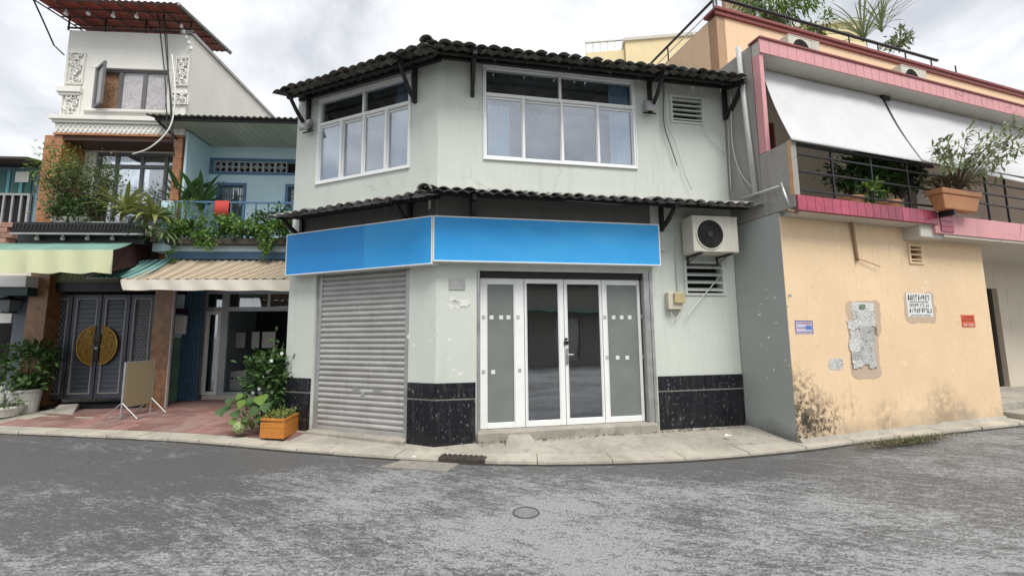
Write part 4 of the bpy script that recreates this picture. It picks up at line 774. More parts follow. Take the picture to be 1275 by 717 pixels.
q = MB(); q.box(V, VL - .05, VR + .04, -.1, .05, 6.22, 6.268); q.build('copper_trim', M_orange, vl)
# relief panels
def scroll(q, s, z, r, turns, flip, o=.03, th=.017, ph=0):
    pts = []
    for i in range(26): t = i / 25; a = ph + flip * turns * 2 * pi * t; rr = r * (1 - .85 * t); pts.append(V.pt(s + cos(a) * rr, o, z + sin(a) * rr))
    q.tube(pts, th, 6, th * .6)
def relief(s0, s1, z0, z1, seed):
    q = MB(); fw = .03; q.box(V, s0, s1, .001, .04, z0, z0 + fw); q.box(V, s0, s1, .001, .04, z1 - fw, z1); q.box(V, s0, s0 + fw, .001, .038, z0 + fw, z1 - fw); q.box(V, s1 - fw, s1, .001, .038, z0 + fw, z1 - fw); rp = q.build('relief_panel', M_vw, vl, bevel=.006); q = MB(); r_ = random.Random(seed); w_ = s1 - s0; cx = (s0 + s1) / 2; n_ = max(2, int((z1 - z0) / (w_ * .42)))
    for i in range(n_):
        z = z0 + (z1 - z0) * (i + .6) / (n_ + .2); fl = 1 if i % 2 else -1; scroll(q, cx - fl * w_ * .12, z, w_ * .26, 1.4, fl, ph=r_.uniform(0, 6)); scroll(q, cx + fl * w_ * .2, z + w_ * .15, w_ * .15, 1.2, -fl, ph=r_.uniform(0, 6))
        for j in range(4): a = r_.uniform(0, 6.28); c_ = V.pt(cx + fl * w_ * .15 * r_.random(), .022, z - w_ * .1); q.tube([c_, c_ + V.d * cos(a) * w_ * .22 + Vector((0, 0, sin(a) * w_ * .22)) + V.n * .015], .026, 6, .006)
    q.build('scroll_ornament', M_vw, rp, smooth=True)
relief(*V.rc(84, 66, 106, 106), 1); relief(*V.rc(77, 116, 101, 150), 2); relief(*V.rc(219, 72, 236, 108), 3); relief(*V.rc(214, 116, 236, 131), 4)
r4 = V.rc(74, 110, 104, 117); q = MB(); q.box(V, r4[0], r4[1], 0, .09, r4[2], r4[3]); q.box(V, r4[0] + .03, r4[1] - .03, 0, .06, r4[2] - .06, r4[2]); q.build('capital', M_vw, vl, bevel=.012)
# villa upper window, one sash swung open
q = MB(); q.box(V, wv[0] - .1, wv[1] + .1, 0, .03, wv[3], wv[3] + .07); q.box(V, wv[0] - .09, wv[0], 0, .025, wv[2], wv[3]); q.box(V, wv[1], wv[1] + .09, 0, .025, wv[2], wv[3]); q.box(V, wv[0] - .15, wv[1] + .12, 0, .07, wv[2] - .06, wv[2]); q.build('window_surround', M_vw, vl, bevel=.006)
c1_, c2_ = V.uv(148, 110)[0], V.uv(178, 112)[0]; q = MB(); bars(q, V, *wv, -.03, .055, .06, [(c1_, wv[2], wv[3], .09), (c2_, wv[2], wv[3], .09)]); wn = q.build('window', M_winf, vl)
M_lacew = scribm('lace patterned glass film', .50, (.30, .27, .30), (.62, .60, .62)); M_gold = simple('gold paint', (.42, .25, .045), .35, .25, 30, .5)
for a, b in ((c1_ + .04, c2_ - .04), (c2_ + .04, wv[1] - .05)): pane(V, a, b, wv[2] + .05, wv[3] - .05, -.06, M_lacew, wn)
q = MB(); q.box(V, wv[0] + .05, c1_ - .02, -.12, -.10, wv[2] + .05, wv[3] - .05); q.build('inner_curtain', scribm('brown patterned curtain', .49, (.10, .045, .025), (.40, .24, .14)), wn)
oF = Fr(V.pt(wv[0] + .03, .0, 0), 86 + 34); q = MB(); bars(q, oF, 0, c1_ - wv[0] - .04, wv[2] + .02, wv[3] + .02, .02, .055, .045); sa = q.build('open_sash', M_winf, wn); pane(oF, .05, c1_ - wv[0] - .09, wv[2] + .07, wv[3] - .03, 0, M_glass, wn)
# loggia
q = MB(); cl = V.rc(50, 180, 63, 270); q.box(V, cl[0] - .0, VL + .12, -.35, 0, 4.0, 6.22); q.box(V, VL + .0, VL + .12, -.55, -.351, 4.0, 6.22); q.build('stone_column', M_orange, vl)
q = MB(); cr = V.rc(214, 180, 231, 260); q.box(V, cr[0], VR, -.35, 0, 4.0, 6.22); q.build('stone_column', M_orange, vl)
for sx0, sx1 in ((cl[0], VL + .12), (cr[0], VR)):
    for j in range(9): z_ = 4.0 + j * .246; q = MB(); q.box(V, sx0 - .006, sx1 + .006, -.2, .008, z_ + .004, z_ + .242); q.build('stone_course', M_orange, vl, bevel=.004)
q = MB(); q.box(V, VL, VR - .02, -.55, -.01, 6.12, 6.215); q.build('loggia_ceiling', M_ceil, vl)
wl = V.rc(116, 190, 217, 275, -.55); q = MB(); walls(q, V, VL, VR, 3.9, 6.12, [(wl[0], wl[1], 3.95, wl[3])], .15, o=-.55); q.build('loggia_wall', M_vw, vl)
q = MB(); tz = V.uv(170, 207, -.55)[1]; mids = [V.uv(x, 230, -.55)[0] for x in (141, 173, 203)]; bars(q, V, wl[0], wl[1], 3.95, wl[3], -.58, .07, .06, [(c_, 3.95, wl[3], .07) for c_ in mids], [(tz, wl[0], wl[1], .09)]); wn = q.build('balcony_door', M_winf, vl)
xs_ = [wl[0]] + mids + [wl[1]]
for i in range(4): pane(V, xs_[i] + .04, xs_[i + 1] - .04, 4.0, tz - .05, -.61, M_glass, wn); pane(V, xs_[i] + .04, xs_[i + 1] - .04, tz + .05, wl[3] - .07, -.61, M_glass, wn)
curtain(V, xs_[2] + .05, xs_[3] + .1, 4.0, wl[3], -.8, M_paper, wn, 'white_curtain')
# balcony shelf with black fascia
OB = .75; f0 = V.rc(16, 277, 166, 291, OB); q = MB(); q.box(V, f0[0], V.uv(188, 285, OB)[0], -1.0, OB - .02, f0[2] + .03, f0[3] - .06); q.build('balcony_floor', M_slab, vl)
q = MB(); q.box(V, f0[0], V.uv(180, 285, OB)[0], OB - .02, OB + .01, f0[2], f0[3]); q.build('balcony_fascia', M_black, vl); q = MB(); q.box(V, f0[0] - .02, V.uv(180, 285, OB)[0], OB, OB + .03, f0[2] - .02, f0[2] + .01); q.build('fascia_trim', M_steel, vl)
q = MB(); r_ = random.Random(9); n_ = 34; sw_ = (V.uv(180, 285, OB)[0] - f0[0]) / n_
for i in range(n_): c_ = f0[0] + (i + .5) * sw_; zc = (f0[2] + f0[3]) / 2; q.tube([V.pt(c_ + cos(a) * sw_ * .42, OB + .014, zc + sin(a) * (f0[3] - f0[2]) * .32) for a in [2 * pi * j / 10 for j in range(11)]], .008, 5, cap=False)
q.build('fascia_scrollwork', M_black, vl, kind='stuff')
f1 = V.rc(22, 291, 180, 301, OB - .25); q = MB(); q.box(V, f1[0], f1[1], OB - .4, OB - .25, f1[2] - .05, f1[3] + .05); q.build('light_rail', M_black, vl)
for x in (46, 78, 109, 140): s_, z_ = V.uv(x, 297, OB - .2); q = MB(); q.lathe(V.pt(s_, OB - .2, z_), [(0, -.04), (.03, -.03), (.042, 0), (.03, .03), (.018, .05), (.018, .09)], 12); q.build('light_bulb', M_white, vl, smooth=True)
# ground floor: columns and gate
c0l = V.rc(31, 350, 52, 455, .05); q = MB(); q.box(V, c0l[0], c0l[1] + .06, -.5, .05, .0, 3.9); q.build('granite_column', M_brown, vl, bevel=.01); c0r = V.rc(187, 370, 210, 508, .0); q = MB(); q.box(V, c0r[0], c0r[1], -.12, .0, .0, 3.9); q.build('granite_column', M_brown, vl, bevel=.01)
q = MB(); q.box(V, c0r[1] + .004, c0r[1] + .018, -.06, .004, .1, 3.0); q.build('column_edge_strip', M_pvc, vl)
q = MB(); q.box(V, c0l[1], c0r[0], -2.4, -.1, 2.66, 3.9); q.build('gate_lintel', M_black, vl); q = MB(); q.box(V, c0l[1] - 1.6, c0r[0] + .4, -2.5, -2.4, 0, 3.9); q.build('porch_back', M_black, vl)
s4 = V.rc(64, 341, 150, 352, -.08); q = MB(); q.box(V, s4[0], s4[1], -.098, -.06, s4[2], s4[3]); nb = q.build('name_board', simple('olive board', (.085, .085, .05), .5), vl); glyphs(V, s4[0] + .05, s4[1] - .75, s4[2] + .07, s4[3] - .01, -.058, vl, simple('olive yellow letters', (.22, .25, .06), .6), 61, 'lettering'); glyphs(V, s4[1] - .72, s4[1] - .05, s4[2] + .08, s4[3] - .06, -.058, vl, M_paper, 62, 'lettering')
# gate (top-level thing)
M_gate = simple('slate grey gate paint', (.060, .068, .085), .4, .2, 5, .2); M_gate2 = simple('pale grey gate edging', (.24, .24, .235), .4, .15); OG = -.22
g = thing('entrance_gate', 'dark slate double gate with round gold medallion between granite columns', 'gate', V.pt(-1.4, OG, .12)); gzb, gzt = .32, 2.60
gx = [V.uv(x, 440, OG)[0] for x in (54, 84, 121, 157, 189)]
for i in range(4):
    a, b = gx[i] + .012, gx[i + 1] - .012; q = MB(); fw = .07; q.box(V, a, a + fw, OG - .05, OG, gzb, gzt); q.box(V, b - fw, b, OG - .05, OG, gzb, gzt); q.box(V, a + fw, b - fw, OG - .05, OG - .001, gzb, gzb + .1); q.box(V, a + fw, b - fw, OG - .05, OG - .001, gzt - .08, gzt); lf = q.build('gate_leaf', M_gate, g, bevel=.004)
    a2, b2_ = a + fw, b - fw; q = MB(); e_ = .028
    q.box(V, a2, a2 + e_, OG - .04, OG + .006, gzb + .1, gzt - .08); q.box(V, b2_ - e_, b2_, OG - .04, OG + .006, gzb + .1, gzt - .08); q.box(V, a2 + e_, b2_ - e_, OG - .04, OG + .005, gzb + .1, gzb + .1 + e_); q.box(V, a2 + e_, b2_ - e_, OG - .04, OG + .005, gzt - .08 - e_, gzt - .08); q.build('edging', M_gate2, lf)
    z0_, z1_ = gzb + .13, gzt - .11
    if i in (1, 2):
        ns = 20; hgt = (z1_ - z0_) / ns; q = MB(); wd = b2_ - a2 - 2 * e_; q.hexa([(-wd / 2, -.012, 0), (wd / 2, -.012, 0), (wd / 2, .012, 0), (-wd / 2, .012, 0), (-wd / 2, .006, hgt * .93), (wd / 2, .006, hgt * .93), (wd / 2, .018, hgt * .93), (-wd / 2, .018, hgt * .93)]); me = q.mesh('gate_slat', M_gate)
        for j in range(ns): inst('gate_slat', me, lf, V.mat((a2 + b2_) / 2, OG - .025, z0_ + j * hgt))
    else:
        q = MB(); q.box(V, a2 + e_, b2_ - e_, OG - .045, OG - .035, z0_, z1_); q.build('lattice_back', M_gate, lf); q = MB(); cell = .075; nx_ = max(2, int((b2_ - a2 - 2 * e_) / cell)); ny_ = int((z1_ - z0_) / (cell * .87)); cw = (b2_ - a2 - 2 * e_) / nx_; chh = (z1_ - z0_) / ny_
        for yy in range(ny_):
            for xx in range(nx_ - (yy % 2)):
                cx = a2 + e_ + (xx + .5 + (.5 if yy % 2 else 0)) * cw; cz = z0_ + (yy + .5) * chh; q.tube([V.pt(cx + cos(t_) * cw * .5, OG - .03, cz + sin(t_) * cw * .5) for t_ in [pi / 6 + pi / 3 * j for j in range(7)]], .0055, 4, cap=False)
        q.build('hexagon_lattice', M_gate2, lf, kind='stuff')
mc_s, mc_z = gx[2], V.uv(122, 430, OG)[1]; mr = abs(V.uv(97, 430, OG)[0] - mc_s)
for sg in (-1, 1):                                 # two half discs, one on each leaf
    q = MB(); vs = []; n_ = 18
    for r0 in (.06, mr):
        for j in range(n_ + 1):
            t_ = -pi / 2 + pi * j / n_; x_ = cos(t_) * r0; y_ = sin(t_) * r0; vs.append(V.pt(mc_s + sg * (.07 + x_ * (mr - .07) / mr), OG + .02, mc_z + y_))
    q.add(vs, [(j, j + 1, n_ + 1 + j + 1, n_ + 1 + j) if sg < 0 else (n_ + 1 + j, n_ + 1 + j + 1, j + 1, j) for j in range(n_)]); md = q.build('medallion', simple('dull gold filigree', (.22, .12, .02), .5, .5, 60, .3), g)
    q = MB(); q.tube([V.pt(mc_s + sg * (.07 + cos(t_) * (mr - .07)), OG + .026, mc_z + sin(t_) * mr) for t_ in [-pi / 2 + pi * j / 20 for j in range(21)]], .016, 6); r_ = random.Random(4 + sg)
    for j in range(26):
        rr_ = mr * sqrt(r_.random()) * .86; t_ = r_.uniform(-1.45, 1.45); cx, cz, rad = mc_s + sg * (.09 + cos(t_) * rr_ * .8), mc_z + sin(t_) * rr_, r_.uniform(.03, .055); q.tube([V.pt(cx + cos(u_) * rad * (1 - .08 * n2), OG + .026, cz + sin(u_) * rad * (1 - .08 * n2)) for n2, u_ in enumerate([2 * pi * n3 / 8 for n3 in range(9)])], .009, 5)
    q.build('medallion_scrolls', M_gold, md, smooth=True)
q = MB(); q.box(V, mc_s - .055, mc_s + .055, OG + .01, OG + .04, mc_z - .34, mc_z + .26); q.box(V, mc_s - .075, mc_s + .075, OG + .012, OG + .05, mc_z + .06, mc_z + .24); q.build('handle_plate', M_black, g, bevel=.01)
q = MB(); q.lathe(V.pt(mc_s + .02, OG + .04, mc_z - .06), [(.03, 0), (.03, .03), (.0, .035)], 14, V.n); q.build('knob', M_steel, g)
q = MB(); q.box(V, c0l[1], c0r[0], -.6, -.05, 0, .2); q.build('threshold', M_black, vl)
pr = [gz(x, y, z) for x, y, z in ((47, 514, .12), (92, 517, .12), (100, 508, .13), (68, 508, .13))]; pt_ = [gz(x, y, z) for x, y, z in ((70, 509, .17), (90, 511, .18), (99, 502, .26), (74, 503, .26))]; q = MB(); q.hexa(pr + pt_); setp(q.build('entrance_ramp', M_pave, bevel=.03), 'rough concrete ramp wedge in front of the dark gate', 'ramp')
# roof canopy of the villa
M_redr = simple('red roof sheet', (.30, .055, .035), .5, .25, 3); t = thing('roof_canopy', 'red corrugated canopy on a steel frame above the white villa', 'canopy', V.pt(-1.5, .3, 8.8))
zc = 8.98; ofr = .62; sF0, sF1 = V.uv(40, 4, ofr)[0], V.uv(206, 4, ofr)[0]; q = MB(); n_ = 90; vs = []
cor = lambda i: .018 * sin(i * 2 * pi / 4)
ext = 1.3
for (oo, zz_) in ((ofr, zc + .12), (-ext, zc + .34)):
    for i in range(n_ + 1): vs.append(V.pt(sF0 + (VR + .12 - sF0) * i / n_, oo, zz_ + cor(i)))
q.add(vs, [(i, i + 1, n_ + 2 + i, n_ + 1 + i) for i in range(n_)]); q.build('roof_sheet', M_redr, t, smooth=True)
for i in range(7):
    oo = ofr - .02 - i * .3; q = MB(); q.tube([V.pt(sF0, oo, zc + .085 + (ofr - oo) * .115), V.pt(VR + .12, oo, zc + .085 + (ofr - oo) * .115)], .014, 6); q.build('purlin', M_iron, t)
for i in range(8): s_ = sF0 + .02 + (VR + .08 - sF0) * i / 7; q = MB(); q.tube([V.pt(s_, ofr, zc + .05), V.pt(s_, -ext, zc + .27)], .016, 6); q.build('rafter', M_iron, t)
q = MB(); q.tube([V.pt(VL - .02, .03, 8.84), V.pt(VR + .08, .03, 8.84)], .022, 6); q.build('front_beam', M_black, t)
for s_ in (VL, VL + .8, VL + 1.7, VR): q = MB(); q.tube([V.pt(s_, .03, 8.78), V.pt(s_, .03, zc + .12)], .018, 6); q.build('post', M_black, t)
q = MB(); q.tube([V.pt(sF0, ofr, zc + .08), V.pt(VL - .25, .3, 8.72), V.pt(VL - .22, .08, 8.35), V.pt(VL - .02, .04, 8.15)], .016, 6); q.build('side_bracket', M_black, t)
q = MB(); q.tube([V.pt(VR + .12, ofr, zc + .1), V.pt(VR + .12, -ext, zc + .32)], .035, 6); q.build('edge_gutter', M_steel, t)
for x, y in ((82, 17), (110, 17), (141, 20), (170, 21)): s_, z_ = V.uv(x, y, .3); q = MB(); q.lathe(V.pt(s_, .3, z_), [(0, -.05), (.035, -.03), (.042, 0), (.025, .04), (.016, .06), (.016, .1)], 12); q.build('light_bulb', M_white, t, smooth=True)
q = MB(); s_ = VR + .05
for j in range(5): s2, z2 = V.uv(226 + j * 3, 33 + j * 7, .1); q.lathe(V.pt(s2, .1, z2), [(0, -.05), (.03, -.03), (.036, 0), (.02, .05)], 10)
q.build('hanging_lamp', M_white, t, kind='stuff')
cable(V, [(197, 18, .2), (201, 55, .1), (205, 92, .15), (207, 130, .5), (209, 165, .5)], .012, 'dark cable dropping in front of the villa window, left of three')
cable(V, [(203, 15, .2), (206, 50, .15), (209, 90, .2), (212, 125, .5), (214, 180, .5)], .012, 'dark cable in front of the villa window, middle of three')
cable(V, [(204, 12, .25), (208, 48, .2), (210, 92, .2), (213, 120, .5), (217, 195, .5)], .009, 'dark cable in front of the villa window, right of three')
cable(V, [(214, 68, .3), (218, 110, .6), (215, 148, .7), (205, 168, .8), (185, 185, .9), (165, 192, .9)], .014, 'thick white cable looping across the villa loggia', M_wcable)
# ---- awnings
def corr(q, c00, c01, c10, c11, n, amp, m_, sag=0):   # corrugated sheet, grid n across, m_ down
    nrm = ((c01 - c00).cross(c10 - c00)).normalized(); vs = []
    for j in range(m_ + 1):
        for i in range(n + 1):
            u_, v_ = i / n, j / m_; p = (c00.lerp(c01, u_)).lerp(c10.lerp(c11, u_), v_); vs.append(p + nrm * amp * sin(i * pi / 2) + Vector((0, 0, -sag * sin(pi * v_))))
    q.add(vs, [(j * (n + 1) + i, j * (n + 1) + i + 1, (j + 1) * (n + 1) + i + 1, (j + 1) * (n + 1) + i) for j in range(m_) for i in range(n)])
AP = lambda x, y, o: V.pt(V.uv(x, y, o)[0], o, V.uv(x, y, o)[1])
M_grn = simple('pale green awning cloth', (.15, .28, .23), .7, .25, 2); M_crm = painted('cream awning cloth', (.57, .60, .38), (.4, .4, .25), .2, .3)
t = thing('awning', 'pale green awning with deep cream valance over the dark gate', 'awning', V.pt(-2, 1.4, 3.2))
q = MB(); corr(q, AP(-40, 303, .6), AP(166, 302, .6), AP(-45, 312, 1.5), AP(141, 311, 1.5), 20, .004, 6, .02); q.build('top_cloth', M_grn, t, smooth=True)
q = MB(); nV = 48; vs = []
for j in range(7):
    for i in range(nV + 1): u_ = i / nV; v_ = j / 6; x = -45 + 186 * u_; p = AP(x, 311, 1.5).lerp(AP(x - 4 * u_, 339 + (1.5 * abs(sin(u_ * 14)) if u_ > .3 else 0), 1.5), v_); vs.append(p + V.n * (.03 * sin(u_ * 30) * v_))
q.add(vs, [(j * (nV + 1) + i, (j + 1) * (nV + 1) + i, (j + 1) * (nV + 1) + i + 1, j * (nV + 1) + i + 1) for j in range(6) for i in range(nV)]); q.build('valance', M_crm, t, smooth=True)
q = MB(); q.add([AP(141, 312, 1.49), AP(166, 303, .6), AP(187, 305, .0), AP(187, 326, .0), AP(160, 334, .6), AP(137, 339, 1.49)], [(0, 5, 4, 3, 2, 1)]); q.build('side_cheek', simple('dark red cloth', (.045, .015, .014), .8), t)
M_teal_aw = Mt('teal striped sheet'); wv_ = M_teal_aw.noise(3, 2); stp = M_teal_aw.n('ShaderNodeTexWave'); stp.inputs['Scale'].default_value = 2.2; stp.inputs['Distortion'].default_value = .5; M_teal_aw.l(M_teal_aw.pos((1, .05, .05)), stp.inputs['Vector']); M_teal_aw.bsdf(M_teal_aw.mix(stp.outputs['Fac'], (.02, .10, .09), (.22, .38, .36)), .5)
q = MB(); corr(q, AP(176, 324, .35), AP(216, 322, .35), AP(112, 345, 1.15), AP(176, 346, 1.15), 32, .012, 6, .03); setp(q.build('awning', M_teal_aw.m, smooth=True), 'teal striped corrugated awning sheet between the cream and beige awnings', 'awning')
M_bei = Mt('beige striped sheet'); stp = M_bei.n('ShaderNodeTexWave'); stp.inputs['Scale'].default_value = 3.2; stp.inputs['Distortion'].default_value = .6; M_bei.l(M_bei.pos((1, .1, .05)), stp.inputs['Vector']); nz_ = M_bei.noise(5, 5); M_bei.bsdf(M_bei.mix(M_bei.ramp(nz_, .3, .75, 0, .6), M_bei.mix(stp.outputs['Fac'], (.20, .15, .095), (.46, .38, .28)), (.30, .25, .19)), .7)
t = thing('awning', 'dirty beige striped awning with white valance over the shop front', 'awning', V.pt(1.2, 1, 2.8))
q = MB(); corr(q, AP(214, 324, .3), AP(368, 325, .3), AP(150, 348, 1.25), AP(368, 347, 1.25), 72, .014, 6, .02); q.build('awning_sheet', M_bei.m, t, smooth=True)
q = MB(); vs = []; nV = 60; M_val = painted('stained white valance', (.62, .58, .50), (.2, .16, .12), .6, .5)
for j in range(6):
    for i in range(nV + 1): u_ = i / nV; v_ = j / 5; x = 150 + 218 * u_; p = AP(x, 348, 1.25).lerp(AP(x + 3 * v_, 361 + .5 * sin(u_ * 22) + (1 * u_), 1.25), v_); vs.append(p + V.n * (.02 * sin(u_ * 40) * v_))
q.add(vs, [(j * (nV + 1) + i, (j + 1) * (nV + 1) + i, (j + 1) * (nV + 1) + i + 1, j * (nV + 1) + i + 1) for j in range(5) for i in range(nV)]); q.build('valance', M_val, t, smooth=True)

# ================================================================== LIGHT BLUE HOUSE
bh = thing('blue_house', 'light blue house with planted balcony and slatted eave beside the corner building', 'building', V.pt(1.3, -.8, 0)); OBW = -.85
vst = V.rc(266, 201, 372, 215, OBW); bdr = V.rc(268, 228, 305, 300, OBW); bwn = V.rc(355, 230, 385, 262, OBW)
q = MB(); walls(q, V, .02, 4.6, 3.3, 6.5, [vst, (bdr[0], bdr[1], 3.62, bdr[3]), bwn], .15, o=OBW); q.build('upper_wall', M_bluew, bh); q = MB(); walls(q, VS, .03, 5, 3, 6.4, (), .05, o=.09); q.build('party_wall', M_bluew, bh)
q = MB(); q.box(V, vst[0] - .08, vst[1], OBW, OBW + .03, vst[3], vst[3] + .06); q.box(V, vst[0] - .08, vst[1], OBW, OBW + .03, vst[2] - .06, vst[2]); q.box(V, vst[0] - .08, vst[0], OBW, OBW + .029, vst[2], vst[3]); q.build('vent_frame', M_blued, bh)
q = MB(); q.box(V, vst[0], vst[1], OBW - .16, OBW - .13, vst[2], vst[3]); q.build('vent_dark', M_void, bh)
M_vb = simple('grey vent block', (.34, .36, .36), .7, .15); zc_ = (vst[2] + vst[3]) / 2; hh = vst[3] - vst[2]; bw_ = hh * 1.0; nb_ = int((vst[1] - vst[0]) / bw_); q = MB(); e_ = hh * .10
q.box(I0, -bw_ / 2, bw_ / 2, -.06, 0, -hh / 2, -hh / 2 + e_); q.box(I0, -bw_ / 2, bw_ / 2, -.06, 0, hh / 2 - e_, hh / 2); q.box(I0, -bw_ / 2, -bw_ / 2 + e_, -.06, -.002, -hh / 2 + e_, hh / 2 - e_); q.box(I0, bw_ / 2 - e_, bw_ / 2, -.06, -.002, -hh / 2 + e_, hh / 2 - e_); q.box(I0, -e_ * .5, e_ * .5, -.06, -.003, -hh / 2 + e_, hh / 2 - e_); q.box(I0, -bw_ / 2 + e_, bw_ / 2 - e_, -.06, -.004, -e_ * .5, e_ * .5)
q.tube([(cos(a) * hh * .2, .0, sin(a) * hh * .2) for a in [2 * pi * j / 12 for j in range(13)]], .014, 5, cap=False); vme = q.mesh('vent_block', M_vb)
for i in range(nb_): inst('vent_block', vme, bh, V.mat(vst[0] + (i + .5) * bw_, OBW - .02, zc_))
for hnm, h4 in (('balcony_door', (bdr[0], bdr[1], 3.62, bdr[3])), ('window', bwn)):
    q = MB(); bars(q, V, *h4, OBW + .02, .07, .1); d = q.build(hnm, M_blued, bh); pane(V, h4[0] + .05, h4[1] - .05, h4[2], h4[3] - .05, OBW - .07, M_dglass, d)
    for i in range(1, 5): q = MB(); s_ = h4[0] + .06 + (h4[1] - h4[0] - .12) * i / 5; q.box(V, s_ - .008, s_ + .008, OBW - .03, OBW - .015, h4[2] + .05, h4[3] - .06); q.build('grille_bar', M_winf, d)
    for i in range(1, 6): q = MB(); z_ = h4[2] + (h4[3] - h4[2]) * i / 6; q.box(V, h4[0] + .06, h4[1] - .06, OBW - .035, OBW - .031, z_ - .008, z_ + .008); q.build('grille_bar', M_winf, d)
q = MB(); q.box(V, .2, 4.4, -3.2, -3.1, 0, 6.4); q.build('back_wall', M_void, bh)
# eave: fascia, soffit boards and sheet roof
OE = .45; eL = V.uv(184, 143, OE)[0]; zE = V.uv(300, 152, OE)[1]; q = MB(); q.box(V, eL + .15, 4.4, OE - .04, OE - .005, zE, zE + .09); ev = q.build('eave', M_dark, bh)
nb_ = 26; bw_ = (4.3 - eL - .2) / nb_; q = MB(); q.hexa([(-bw_ / 2 + .004, 0, 0), (bw_ / 2 - .004, 0, 0), (bw_ / 2 - .004, 1.29, 0), (-bw_ / 2 + .004, 1.29, 0), (-bw_ / 2 + .004, 0, .02), (bw_ / 2 - .004, 0, .02), (bw_ / 2 - .004, 1.29, .02), (-bw_ / 2 + .004, 1.29, .02)]); M_sof = simple('pale green grey soffit board', (.40, .40, .33), .6, .15, 3, 0, .05, .08); sme = q.mesh('soffit_board', M_sof)
for i in range(nb_): inst('soffit_board', sme, ev, V.mat(eL + .2 + (i + .5) * bw_, OE - .042, zE + .012))
q = MB(); q.box(V, eL + .18, 4.4, OBW, OE - .05, zE + .034, zE + .04); q.build('soffit_back', M_dark, ev)
q = MB(); n_ = 150; vs = []
for oo, zz_ in ((OE + .06, zE + .10), (OBW - 2.0, zE + .95)):
    for i in range(n_ + 1): vs.append(V.pt(eL + (4.5 - eL) * i / n_, oo, zz_ + .02 * sin(i * pi / 2 * 1.0)))
q.add(vs, [(i, i + 1, n_ + 2 + i, n_ + 1 + i) for i in range(n_)]); o_ = q.build('roof_sheet', M_tile, bh, smooth=True); so = o_.modifiers.new('s', 'SOLIDIFY'); so.thickness = .03
q = MB(); q.tube([V.pt(eL + .18, OE - .05, zE - .0), V.pt(eL + .35, OE - .5, zE - .25), V.pt(.02, OBW + .05, zE - .30)], .03, 6); q.build('eave_bracket', M_iron, bh)
# balcony
OR_ = .10; sl = V.rc(190, 303, 372, 313, .32); q = MB(); q.box(V, -.25, 4.4, OBW, .31, sl[2], sl[3]); q.build('balcony_slab', M_bluew, bh); s2 = V.rc(205, 313, 372, 322, .30); q = MB(); q.box(V, .0, 4.4, -.2, .27, s2[2], s2[3] - .004); q.build('balcony_beam', M_blued, bh)
pr4 = V.rc(199, 250, 211, 300, .2); q = MB(); q.box(V, pr4[0], pr4[1], 0, .2, sl[3], pr4[3]); q.build('balcony_pier', M_bluew, bh, bevel=.006)
t = thing('balcony_railing', 'slim blue railing along the light blue balcony', 'railing', V.pt(1.3, OR_, sl[3])); zr_ = V.uv(280, 251, OR_)[1]
q = MB(); q.box(V, pr4[1], 4.4, OR_ - .02, OR_ + .02, zr_ - .04, zr_); q.build('rail', M_blued, t)
for i in range(14): s_ = pr4[1] + .15 + i * .27; q = MB(); q.box(V, s_ - .011, s_ + .011, OR_ - .011, OR_ + .011, sl[3], zr_ - .04); q.build('baluster', M_blued, t)
c4 = V.rc(267, 249, 285, 270, OR_ + .03); q = MB(); nn_ = 10; vs = []
for (oo, zz_) in ((OR_ - .03, c4[2] + .1), (OR_ - .028, zr_ + .006), (OR_ + .028, zr_ + .006), (OR_ + .035, (c4[2] + zr_) / 2), (OR_ + .04, c4[2])):
    for i in range(nn_ + 1): vs.append(V.pt(c4[0] + (c4[1] - c4[0]) * i / nn_, oo + .006 * sin(i * 1.3) * (zr_ - zz_ > .02), zz_))
q.add(vs, [(j * (nn_ + 1) + i, j * (nn_ + 1) + i + 1, (j + 1) * (nn_ + 1) + i + 1, (j + 1) * (nn_ + 1) + i) for j in range(4) for i in range(nn_)]); o_ = q.build('towel', simple('red cloth', (.42, .05, .04), .9), smooth=True); so = o_.modifiers.new('s', 'SOLIDIFY'); so.thickness = .004; setp(o_, 'red towel hung over the blue balcony railing', 'towel')
# shop front
OS = -1.2; zsl = .22; q = MB(); q.box(V, c0r[1] + .05, 4.3, OS - .3, OS + .12, 0, zsl); q.build('shop_step', M_slab, bh, bevel=.01)
x_ = lambda px, o=OS: V.uv(px, 430, o)[0]; ztp = V.uv(300, 366, OS)[1] + .3
q = MB(); q.box(V, c0r[1] - .9, x_(224, -.9), -.95, -.9, .1, V.uv(215, 420, -.9)[1]); q.build('green_panel', simple('green painted panel', (.13, .24, .18), .5, .2, 3), bh); q = MB(); q.box(V, c0r[1] - .9, x_(224, -.9), -.95, -.9, V.uv(215, 420, -.9)[1], 3.9); q.build('pale_wall_panel', M_bluew, bh)
q = MB(); q.box(V, x_(224, -.95), x_(248, -.95), -1.02, -.99, .12, 3.0); q.build('folding_gate_back', simple('blue grey sheet', (.06, .11, .15), .5), bh)
for i in range(9): q = MB(); s_ = x_(225, -.95) + (x_(247, -.95) - x_(225, -.95)) * i / 8; q.box(V, s_ - .008, s_ + .008, -.985, -.955, .14, 3.0); q.build('folding_gate_bar', M_blued, bh)
for i in range(16): q = MB(); z_ = .25 + i * .11; q.box(V, x_(225, -.95), x_(247, -.95), -.954, -.95, z_, z_ + .012); q.build('folding_gate_bar', M_blued, bh)
q = MB(); b4 = V.rc(216, 393, 231, 416, -.85); q.box(V, *b4[:2], -.9, -.84, *b4[2:]); q.build('meter_cabinet', M_white, bh, bevel=.006); q = MB(); b4 = V.rc(218, 384, 232, 391, -.85); q.box(V, *b4[:2], -.9, -.85, *b4[2:]); q.build('house_number_plate', simple('dark plum plate', (.03, .012, .03), .5), bh)
